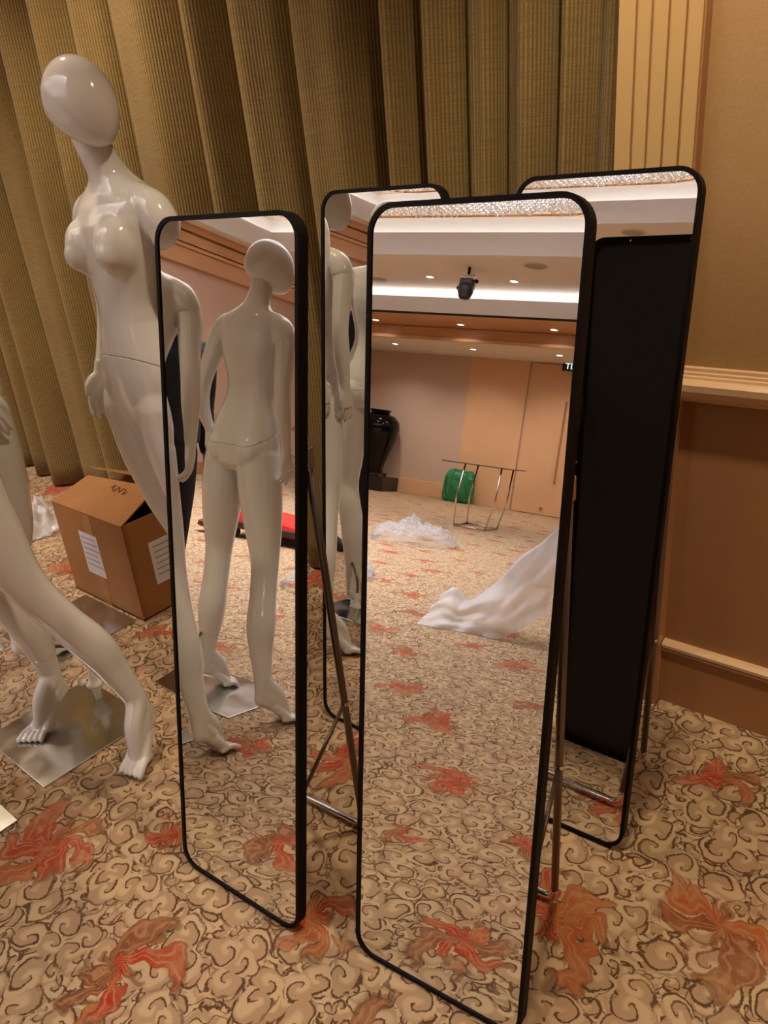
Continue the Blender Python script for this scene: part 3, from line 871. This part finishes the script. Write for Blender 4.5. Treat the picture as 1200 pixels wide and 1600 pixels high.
def mannequin(label, loc, rz=0.0, plate=(0, 0), turn=50, scale=1.0, closed=False):
    t = thing('mannequin', label, 'mannequin', (loc[0], loc[1], 0), math.radians(rz), 'white egghead mannequins')
    t.scale = (scale,) * 3
    for k, (me, mt) in (MQ_CLOSED if closed else MQ).items():
        o = obj(k.rstrip('_'), me, mt, t)
        if k == 'base_plate':
            o['label'] = 'square brushed steel base plate'
            o.rotation_euler.z = math.radians(-rz)
            o.location = Matrix.Rotation(math.radians(-rz), 3, 'Z') @ Vector((plate[0], plate[1], 0))
        elif k == 'head':
            o.location = HEAD; o.rotation_euler.z = math.radians(turn)
        elif k not in ('support_rod', 'rod_collar'):
            o.location.z = .003
    return t


mannequin('white egghead mannequin before the curtain with head and torso in view', (-1.795, 1.255), 0, turn=96, scale=1.02, closed=True, plate=(-.07, 0))
mannequin('white mannequin at left edge standing with bare legs on a steel plate', (-2.09, .77), 0)
mannequin('white mannequin behind the left edge one, next to the cardboard box', (-2.60, .94), 157, plate=(-.045, .155))
mannequin('white mannequin cut off at the left side of the left mirror', (-2.035, .305), -33, turn=85)
mannequin('white mannequin seen whole from behind in the left mirror', (-2.09, -.26), 0)


# ------------------------------------------------------------------ cardboard box
def build_box():
    bx0, bx1, by0, by1, h = -2.93, -2.43, 1.29, 1.66, .405
    t = thing('cardboard_box', 'brown cardboard box with loosely closed flaps by the curtain', 'box', ((bx0 + bx1) / 2, by0, 0))
    w = (bx1 - bx0) / 2; d = by1 - by0
    bm = B()
    box(bm, -w, w, 0, .005, .001, h); box(bm, -w, w, d - .005, d, .001, h)
    box(bm, -w, -w + .005, .005, d - .005, .001, h); box(bm, w - .005, w, .005, d - .005, .001, h); box(bm, -w, w, 0, d, .001, .006)
    obj('body', bm, 'card', t)
    rz_, ry_ = h + .085, .185

    def flap(p0, p1, p2, p3):
        bm = B(); n = (Vector(p1) - Vector(p0)).cross(Vector(p3) - Vector(p0)).normalized() * .0045
        loft(bm, [[Vector(p) for p in (p0, p1, p2, p3)], [Vector(p) + n for p in (p0, p1, p2, p3)]])
        bmesh.ops.recalc_face_normals(bm, faces=bm.faces)
        return obj('flap', bm, 'card', t)
    f1 = flap((-w, 0, h), (w, 0, h), (w - .01, ry_, rz_), (-w + .01, ry_ - .01, rz_ - .035))
    flap((-w, d, h), (w, d, h), (w - .01, ry_ + .02, rz_ + .03), (-w + .01, ry_ + .012, rz_ - .0))
    flap((-w, .01, h), (-w, d - .01, h), (-w + .17, d - .02, h - .03), (-w + .17, .02, h - .03))
    flap((w, .01, h), (w, d - .01, h), (w - .15, d - .02, h - .10), (w - .15, .02, h - .10))
    obj('tape', box(B(), -.03, .03, -.0012, .0, .0, h), 'tape', t)
    lb = obj('paper_label', box(B(), -.085, .045, -.0022, -.0002, .13, .315), 'label', t); lb['label'] = 'white printed paper label on the front'
    for k in range(6):
        obj('print_line', box(B(), -.072, .02 + .01 * (k % 3), -.0028, -.002, .29 - .024 * k, .295 - .024 * k), 'ink', lb)
    lb = obj('paper_label', box(B(), w + .0002, w + .0022, .09, .24, .12, .30), 'label', t); lb['label'] = 'white printed paper label on the side'
    for k in range(6):
        obj('print_line', box(B(), w + .002, w + .0028, .105, .20 + .01 * (k % 3), .275 - .024 * k, .28 - .024 * k), 'ink', lb)
    # marker scribble on the front flap
    a = Vector((-w, 0, h)); e1 = Vector((1, 0, 0)); e2 = (Vector((0, ry_, rz_ - h))).normalized()
    nn = e1.cross(e2)
    pts = [a + e1 * (.26 + .010 * k + .008 * math.sin(k * 2.3)) + e2 * (.145 + .016 * math.sin(k * 1.7)) + nn * .0055 for k in range(12)]
    bm = B(); tube(bm, pts, .0016, 6); obj('marker_scribble', bm, 'pen', t)


build_box()


# ------------------------------------------------------------------ plastic film, sheets, bags
def crumple(name, label, c, sx, sy, sz, mat, seed, cat='plastic', rz=0.0, res=40, rough=.35):
    """crumpled film: ridged open shell resting on the floor"""
    rnd = random.Random(seed); off = Vector((rnd.uniform(0, 50), rnd.uniform(0, 50), rnd.uniform(0, 50)))
    bm = B(); V = []
    for j in range(res + 1):
        row = []
        for i in range(res + 1):
            u, v = i / res * 2 - 1, j / res * 2 - 1
            r = math.sqrt(u * u + v * v)
            q = Vector((u * 2.2, v * 2.2, 0)) + off
            rim = 1 + .25 * mnoise.noise(q * .8)
            h = max(0, 1 - (r / rim) ** 2)
            rg = sum(abs(mnoise.noise(q * f + Vector((0, 0, f)))) * a for f, a in ((1.3, .6), (2.9, .35), (6.0, .2)))
            z = h * (.35 + rg * 1.3) * sz + .004 + .012 * abs(mnoise.noise(q * 5))
            k = .9 / max(1, r) if r > 1 else 1
            row.append(bm.verts.new((u * k * sx * rim + .05 * sx * mnoise.noise(q * 3), v * k * sy * rim + .05 * sy * mnoise.noise(q * 3 + Vector((9, 0, 0))), z)))
        V.append(row)
    for j in range(res):
        for i in range(res): bm.faces.new((V[j][i], V[j][i + 1], V[j + 1][i + 1], V[j + 1][i]))
    o = obj(name, bm, mat, smooth=True); o.location = c; o.rotation_euler.z = rz
    return tag(o, label, cat)


crumple('plastic_wrap', 'crumpled clear plastic wrap lying before the console table', (-3.7, -5.85, 0), .48, .6, .30, 'film', 4, rz=.4)
crumple('plastic_wrap', 'crumpled clear plastic wrap at the left edge of the nearest mirror', (-3.14, -2.75, 0), .34, .80, .30, 'film', 9)
crumple('plastic_bag', 'greyish white crumpled bag on floor by the curtain at left', (-3.75, 1.50, 0), .22, .20, .16, 'sheet', 12)


def build_sheet():
    """milky sheet: crumpled on the floor at one end and lifted by a hand at the other"""
    nu, nv = 60, 26
    bm = B(); V = []
    # spine from floor lump to the hand; lower edge hangs down
    for i in range(nu + 1):
        u = i / nu; row = []
        x = -1.99 + .74 * u; y0 = -2.42
        top = .12 + .66 * max(0, (u - .25) / .75) ** 1.0 + .10 * math.exp(-((u - .12) / .12) ** 2)
        bot = .006 + .22 * max(0, (u - .62) / .38) ** 1.3
        for j in range(nv + 1):
            v = j / nv
            q = Vector((x * 4, v * 3, 1.7))
            wv = .05 * mnoise.noise(q) + .022 * mnoise.noise(q * 2.7)
            # cross-section: front hang, fold over the top, short back hang
            if v < .7:
                z = bot + (top - bot) * (v / .7); yy = y0 + .30 * (1 - v / .7) * (1 - .5 * u) + wv * 1.2
            else:
                w_ = (v - .7) / .3
                z = top - (top - bot) * .45 * w_; yy = y0 - .10 * math.sin(w_ * PI / 2) - .03 + wv
            row.append(bm.verts.new((x + .02 * mnoise.noise(q * 1.9), yy, max(.006, z + wv * .35))))
        V.append(row)
    for i in range(nu):
        for j in range(nv): bm.faces.new((V[i][j], V[i + 1][j], V[i + 1][j + 1], V[i][j + 1]))
    o = obj('plastic_sheet', bm, 'sheet', smooth=True)
    tag(o, 'large milky plastic sheet lifted at one end, seen in the nearest mirror', 'plastic')


build_sheet()


def build_green_bag():
    bm = B()
    rings = []
    n = 26
    for k, (z, w, d) in enumerate(((.005, .30, .13), (.06, .34, .17), (.2, .35, .18), (.38, .34, .16), (.52, .33, .13), (.60, .31, .10), (.66, .28, .05), (.69, .24, .02))):
        rings.append([((w * math.copysign(abs(math.cos(2 * PI * i / n)) ** .6, math.cos(2 * PI * i / n))) * (1 + .10 * mnoise.noise(Vector((i * .7, z * 9, 3)))),
                       d * math.copysign(abs(math.sin(2 * PI * i / n)) ** .7, math.sin(2 * PI * i / n)) * (1 + .35 * mnoise.noise(Vector((i * .9, z * 11, 7)))),
                       z + .03 * mnoise.noise(Vector((i * .6, z * 4, 1))) * (z > .1)) for i in range(n)])
    loft(bm, rings)
    o = obj('plastic_bag', bm, 'green', smooth=False); o.location = (-6.02, Y0 + .30, .0); o.rotation_euler.z = .1
    tag(o, 'green plastic bag leaning on the far wall behind the console table', 'bag')


build_green_bag()

# dark red cloth bundle in front of the curtain, far left
bm = B(); ell(bm, (0, 0, .12), (.16, .12, .12)); ell(bm, (.09, .03, .09), (.12, .11, .09)); ell(bm, (-.08, -.03, .20), (.10, .09, .10))
me = remesh(bm, .012, 3)
o = obj('cloth_bundle', me, 'darkred'); o.location = (-4.45, 1.62, 0)
tag(o, 'dark red cloth bundle on the floor by the curtain at far left', 'cloth')

# ------------------------------------------------------------------ far hall furniture
# black floor vase on a plinth
pl = obj('plinth', box(B(), -.46, .46, -.40, .40, .002, .30, .01), 'plinth'); pl.location = (-8.02, Y0 + .46, 0)
tag(pl, 'low dark square plinth under the black floor vase', 'plinth')
vs = thing('floor_vase', 'tall glossy black floor vase on a dark plinth by the far wall', 'vase', (-8.02, Y0 + .46, .30))
obj('body', lathe(B(), [(.20, .06), (.215, .10), (.21, .16), (.24, .30), (.34, .58), (.43, .86), (.47, 1.06), (.45, 1.20), (.35, 1.32), (.22, 1.37)], 40), 'vase', vs, True)
obj('rim', lathe(B(), [(.215, 1.365), (.205, 1.40), (.235, 1.43), (.24, 1.45), (.215, 1.455), (.18, 1.42)], 40), 'vase', vs, True)
st = B(); box(st, -.24, .24, -.24, .24, .045, .075, .006)
for a in (-.20, .20):
    for b in (-.20, .20): box(st, a - .022, a + .022, b - .022, b + .022, .0, .046)
obj('wooden_foot', st, 'plinth', vs)

# console table: black glass top on two bent chrome frames
tb = thing('console_table', 'narrow console table with black glass top and bent chrome legs', 'table', (-3.95, -8.56, 0))
obj('glass_top', box(B(), -.54, .54, -.34, .34, .915, .928, .003), 'glass_black', tb)
for sx in (-1, 1):
    for sy in (-1, 1):
        bm = B(); tube(bm, [(sx * .24, sy * .28, .012), (sx * .26, sy * .28, .40), (sx * .17 + sx * .02, sy * .28, .915)] if sx < 0 else [(sx * .24, sy * .28, .012), (sx * .33, sy * .28, .42), (sx * .36, sy * .28, .915)], .013, 10)
        obj('leg', bm, 'chrome', tb, True)
    bm = B(); tube(bm, [(sx * .24, -.28, .014), (sx * .24, .28, .014)], .014, 10); obj('foot_bar', bm, 'chrome', tb, True)
for sy in (-1, 1):
    bm = B(); tube(bm, [(-.24, sy * .28, .014), (.24, sy * .28, .014)], .012, 10); obj('cross_bar', bm, 'chrome', tb, True)

# red topped platform trolley
tk = thing('platform_trolley', 'low platform trolley with a bright red top behind the mannequins', 'trolley', (-4.45, -3.62, 0), math.radians(-12))
obj('deck', box(B(), -.42, .46, -.42, .42, .085, .150, .01), 'dark_deck', tk)
bm = B(); loft(bm, [[(-.40, -.40, .152), (.46, -.40, .152), (.46, .40, .152), (-.40, .40, .152)], [(-.37, -.37, .20), (.43, -.36, .18), (.43, .37, .20), (-.37, .37, .235)]]); obj('red_cover', bm, 'red', tk)
for a in (-.36, .38):
    for b in (-.34, .34):
        bm = B(); loft(bm, [[(a + .045 * math.cos(2 * PI * k / 18), b - .014, .046 + .045 * math.sin(2 * PI * k / 18)) for k in range(18)], [(a + .045 * math.cos(2 * PI * k / 18), b + .014, .046 + .045 * math.sin(2 * PI * k / 18)) for k in range(18)]]); bmesh.ops.recalc_face_normals(bm, faces=bm.faces)
        w_ = obj('caster', bm, 'rubber', tk)
bm = B(); tube(bm, rounded([(-.43, -.3, .10), (-.60, -.3, .12), (-.60, .3, .12), (-.43, .3, .10)], .05), .018, 10); obj('handle', bm, 'dark_deck', tk, True)
hl = obj('wheel', lathe(B(), [(.05, -.03), (.075, -.02), (.075, .02), (.05, .03)], 18, (-.62, .42, .08)), 'darkred', tk)

# EXIT sign hung under the soffit by the door
ex = thing('exit_sign', 'dark green lit exit sign under the soffit by the far door', 'sign', (-4.02, Y0 + .10, 2.955))
obj('body', box(B(), -.24, .24, -.03, .03, 0, .19, .008), 'exit_body', ex)
cu = bpy.data.curves.new('letters', 'FONT'); cu.body = 'EXIT'; cu.size = .17; cu.extrude = .003; cu.align_x = 'CENTER'
to = bpy.data.objects.new('tmp_text', cu); COL.objects.link(to)
dg = bpy.context.evaluated_depsgraph_get(); dg.update()
tm = bpy.data.meshes.new_from_object(to.evaluated_get(dg)); bpy.data.objects.remove(to)
lt = obj('lettering', tm, 'exit_letter', ex); lt.location = (0, .034, .035); lt.rotation_euler = (PI / 2, 0, PI)
obj('hanger', box(B(), -.02, .02, -.01, .01, .19, .2), 'lens', ex)

# stage spotlight on the ceiling
sl = thing('stage_spotlight', 'black stage spotlight hanging from the ceiling, seen in the nearest mirror', 'spotlight', (-4.56, -8.43, Z_CEIL))
bm = B(); tube(bm, [(0, 0, 0), (0, 0, -.10)], .02, 12); obj('stem', bm, 'black', sl)
bm = B(); tube(bm, rounded([(-.11, 0, -.32), (-.11, 0, -.11), (.11, 0, -.11), (.11, 0, -.32)], .02), .011, 8); obj('yoke', bm, 'chrome', sl, True)
bm = B(); box(bm, -.10, .10, -.09, .09, -.27, -.17, .02); obj('housing', bm, 'lens', sl)
bm = B(); lathe(bm, [(.07, -.46), (.085, -.45), (.115, -.36), (.12, -.29), (.095, -.25)], 24); h_ = obj('lamp_head', bm, 'lens', sl, True); h_.rotation_euler.x = .12
bm = B(); lathe(bm, [(.055, -.47), (.06, -.462), (.055, -.455)], 20); obj('lens', bm, 'glass_black', h_, True)
for sx in (-1, 1):
    obj('clamp_knob', ell(B(), (sx * .135, 0, -.20 - .1 * (sx < 0)), (.028, .03, .03)), 'black', sl, True)

# ceiling loudspeakers
for x, y, lab in ((-3.54, -8.29, 'round ceiling loudspeaker grille right of the stage spotlight'), (-6.55, -9.35, 'round ceiling loudspeaker grille at the left above the far cornice')):
    o = thing('ceiling_speaker', lab, 'loudspeaker', (x, y, Z_CEIL))
    obj('rim', lathe(B(), [(.17, 0), (.18, -.006), (.17, -.012), (.15, -.008)], 28), 'ceil', o, True)
    obj('grille', lathe(B(), [(.155, -.001), (.152, -.009), (.02, -.011)], 28), 'speaker', o, True)


# ------------------------------------------------------------------ downlights
def downlight(x, y, z, power, label, group, size=.055, cone=78, blend=.5, col=(1.0, .81, .58)):
    t = thing('downlight', label, 'light', (x, y, z), 0, group)
    obj('trim_ring', DL_RING, 'fascia', t, True); obj('lamp_disc', DL_DISC, 'lamp', t, True)
    if power:
        d = bpy.data.lights.new('downlight_beam', 'SPOT'); d.energy = power; d.color = col; d.spot_size = math.radians(cone); d.spot_blend = blend; d.shadow_soft_size = size
        l = bpy.data.objects.new('downlight_beam', d); COL.objects.link(l); l.location = (x, y, z - .03)
    return t


DL_RING = bpy.data.meshes.new('trim_ring'); bm = B()
loft(bm, [[(r * math.cos(2 * PI * k / 24), r * math.sin(2 * PI * k / 24), z) for k in range(24)] for r, z in ((.085, 0), (.085, -.006), (.062, -.008), (.058, -.001))], cap=False); bm.to_mesh(DL_RING); bm.free()
DL_DISC = bpy.data.meshes.new('lamp_disc'); bm = B(); lathe(bm, [(.060, -.001), (.055, -.005), (.01, -.007)], 20); bm.to_mesh(DL_DISC); bm.free()
ORD = ('leftmost', 'second from left', 'third from left', 'rightmost')
for n, x in zip(ORD, (-5.13, -2.83, -.53, 1.77)):
    downlight(x, 1.30, Z_SOFFIT, 125, 'recessed warm downlight in the soffit before the curtain, ' + n, 'downlights before the curtain', cone=105, blend=.7)
for n, x in zip(ORD, (-7.515, -5.79, -4.06, -2.33)):
    downlight(x, -12.2, Z_SOFFIT, 90, 'recessed downlight in the low soffit before the far wall, ' + n, 'downlights before the far wall', cone=140, blend=.8, col=(1.0, .90, .80))
for n, x in zip(ORD, (-7.25, -5.53, -3.83, -2.1)):
    downlight(x, -10.75, Z_UNDER, 45, 'recessed downlight under the stepped far cornice, ' + n, 'downlights under the far cornice', cone=150, blend=.8, col=(1.0, .90, .80))
for n, (x, y) in zip(ORD, ((-6.8, -8.9), (-5.47, -9.07), (-4.13, -9.21), (-2.8, -9.3))):
    downlight(x, y, Z_CEIL, 60, 'recessed downlight in the flat ceiling beyond the coffer, ' + n, 'downlights in the flat ceiling', cone=110, blend=.8, col=(1.0, .90, .80))


# ------------------------------------------------------------------ chandelier
def build_chandelier():
    t = thing('crystal_chandelier', 'wide crystal chandelier filling the lit ceiling coffer', 'chandelier', (-5.20, -3.85, Z_TOP))
    hx, hy, rc = 3.15, 3.30, 0.9
    rnd = random.Random(11)

    def inside(x, y):
        ax, ay = abs(x) - (hx - rc), abs(y) - (hy - rc)
        return (max(ax, 0) ** 2 + max(ay, 0) ** 2) ** .5 + min(max(ax, ay), 0) - rc     # signed distance
    verts, faces = [], []
    bv, bf = [], []

    def octa(V, F, c, r, h):
        b = len(V); x, y, z = c
        V += [(x + r, y, z), (x, y + r, z), (x - r, y, z), (x, y - r, z), (x, y, z + h), (x, y, z - h)]
        F += [(b, b + 1, b + 4), (b + 1, b + 2, b + 4), (b + 2, b + 3, b + 4), (b + 3, b, b + 4), (b + 1, b, b + 5), (b + 2, b + 1, b + 5), (b + 3, b + 2, b + 5), (b, b + 3, b + 5)]
    st = .085
    for i in range(int(2 * hx / st) + 1):
        for j in range(int(2 * hy / st) + 1):
            x = -hx + i * st + rnd.uniform(-.012, .012); y = -hy + j * st + rnd.uniform(-.012, .012)
            d = inside(x, y)
            if d > 0: continue
            ln = .30 + .10 * min(1, -d / .4) + .05 * math.sin(x * 3) * math.sin(y * 3)
            k = 0; z = -.05
            while z > -ln:
                if rnd.random() < .9: octa(verts, faces, (x, y, z), .014 + .008 * rnd.random(), .024)
                z -= .055
            if rnd.random() < .07: octa(bv, bf, (x + .04, y + .04, -.07 - ln * .6 * rnd.random()), .022, .03)
    me = bpy.data.meshes.new('crystal_strands'); me.from_pydata(verts, [], faces)
    o = obj('crystal_strands', me, 'crystal', t); o['kind'] = 'stuff'
    me = bpy.data.meshes.new('bulbs'); me.from_pydata(bv, [], bf)
    o = obj('bulbs', me, 'bulb', t); o['kind'] = 'stuff'
    for zz, k in ((-.05, 1.0), (-.30, 1.0)):
        pts = []
        for cx, cy, a0 in ((hx - rc, hy - rc, 0), (-hx + rc, hy - rc, PI / 2), (-hx + rc, -hy + rc, PI), (hx - rc, -hy + rc, 1.5 * PI)):
            for s in range(9):
                a = a0 + PI / 2 * s / 8; pts.append(((cx + rc * math.cos(a)) * k, (cy + rc * math.sin(a)) * k, zz))
        pts.append(pts[0])
        bm = B(); tube(bm, pts, .012, 6, cap=False); obj('rim_band', bm, 'gold', t, True)


build_chandelier()


# ------------------------------------------------------------------ people
def person_meshes(grab=False):
    """standing adult, 1.68 m, facing -Y; returns body, trousers, top, shoes, hair"""
    out = {}
    # skin body: head, neck, hands, forearms
    bm = B()
    ell(bm, (0, -.005, 1.565), (.073, .092, .112)); ell(bm, (0, -.03, 1.515), (.056, .062, .066))
    ell(bm, (0, -.098, 1.555), (.012, .018, .02)); chain(bm, [(0, -.096, 1.585), (0, -.106, 1.548)], [.009, .012], 8)
    for s in (-1, 1):
        ell(bm, (s * .074, .01, 1.56), (.010, .020, .030)); ell(bm, (s * .030, -.082, 1.592), (.018, .012, .009))
    ell(bm, (0, -.088, 1.513), (.026, .012, .008))
    chain(bm, [(0, .02, 1.50), (0, .018, 1.42), (0, .02, 1.36)], [.052, .052, .06], 16)
    hands = {}
    for s in (-1, 1):
        lift = grab and s < 0
        wr = Vector((s * .26, .0, .86)) if not lift else Vector((-.30, -.06, .86))
        el = Vector((s * .235, .045, 1.09))
        tip = Vector((s * .262, -.03, .70)) if not lift else Vector((-.34, -.10, .72))
        chain(bm, [el, el.lerp(wr, .5), wr], [.042, .038, .026], 14)
        dn = (tip - wr).normalized(); sd = Vector((0, -1, 0)); sd = (sd - dn * sd.dot(dn)).normalized(); nm = dn.cross(sd) * s
        loft(bm, [[wr + dn * t + sd * (a * math.cos(2 * PI * k / 14)) + nm * (b * math.sin(2 * PI * k / 14)) for k in range(14)] for t, a, b in ((-.02, .026, .022), (.02, .032, .019), (.05, .041, .018), (.085, .042, .015))])
        for k in range(4):
            ln = (.070, .080, .074, .058)[k]; bs = wr + dn * .082 + sd * (1.5 - k) * .021; c = nm * -.014
            chain(bm, [bs - dn * .02, bs, bs + dn * ln * .5 + c * .4, bs + dn * ln * .95 + c * 1.6], [.010, .0098, .009, .0072], 10, 3)
        th = wr + dn * .025 + sd * .026
        chain(bm, [th - sd * .012, th + sd * .014 + dn * .02, th + sd * .026 + dn * .055], [.014, .012, .008], 10, 3)
    out['body'] = (remesh(bm, .0075, 3), 'skin')
    bm = B()   # trousers
    loft(bm, [[(rx * math.cos(2 * PI * k / 24), cy + ry * math.sin(2 * PI * k / 24), z) for k in range(24)] for z, rx, ry, cy in ((1.04, .150, .105, .01), (.98, .165, .115, .012), (.90, .178, .125, .018), (.83, .172, .118, .018), (.78, .15, .1, .01))])
    for s in (-1, 1):
        chain(bm, [(s * .092, .012, .88), (s * .105, .005, .68), (s * .112, 0, .48), (s * .118, .012, .28), (s * .12, .015, .075)], [.092, .086, .070, .064, .062], 18)
    out['trousers'] = (remesh(bm, .011, 3), 'cloth_black')
    bm = B()   # jacket with sleeves
    loft(bm, [[(rx * math.cos(2 * PI * k / 26), cy + ry * math.sin(2 * PI * k / 26), z) for k in range(26)] for z, rx, ry, cy in
              ((.93, .188, .134, .012), (1.0, .182, .13, .012), (1.12, .172, .122, .012), (1.25, .185, .126, .012), (1.34, .195, .122, .015), (1.40, .175, .10, .018), (1.44, .11, .08, .02), (1.475, .066, .066, .02))])
    for s in (-1, 1):
        lift = grab and s < 0
        e = (s * .255, 0, .90) if not lift else (-.295, -.045, .90)
        chain(bm, [(s * .170, .018, 1.385), (s * .212, .03, 1.25), (s * .237, .045, 1.09), e], [.068, .058, .052, .044], 16)
    out['jacket'] = (remesh(bm, .010, 3), 'cloth_navy')
    bm = B()
    ell(bm, (0, .012, 1.605), (.080, .094, .085)); ell(bm, (0, .045, 1.56), (.074, .062, .09))
    out['hair'] = (remesh(bm, .010, 2), 'hair')
    for s in (-1, 1):
        bm = B(); chain(bm, [(s * .12, .055, .045), (s * .122, -.03, .045), (s * .126, -.12, .035), (s * .128, -.17, .03)], [.040, .042, .036, .026], 14)
        box(bm, s * .122 - .040, s * .122 + .040, -.18, .085, .002, .02, .004)
        out['shoe' + ('' if s < 0 else '_')] = (remesh(bm, .009, 2), 'rubber')
    return out


def person(label, loc, rz, grab=False):
    t = thing('person', label, 'person', (loc[0], loc[1], 0), math.radians(rz))
    for k, (me, mt) in person_meshes(grab).items():
        me.name = k.rstrip('_')
        obj(k.rstrip('_'), me, mt, t)


person('person in dark jacket and black trousers standing behind the mannequins', (-3.06, -.71), 100)
person('person in dark clothes at right edge of the nearest mirror, lifting plastic', (-.90, -2.50), 0, True)
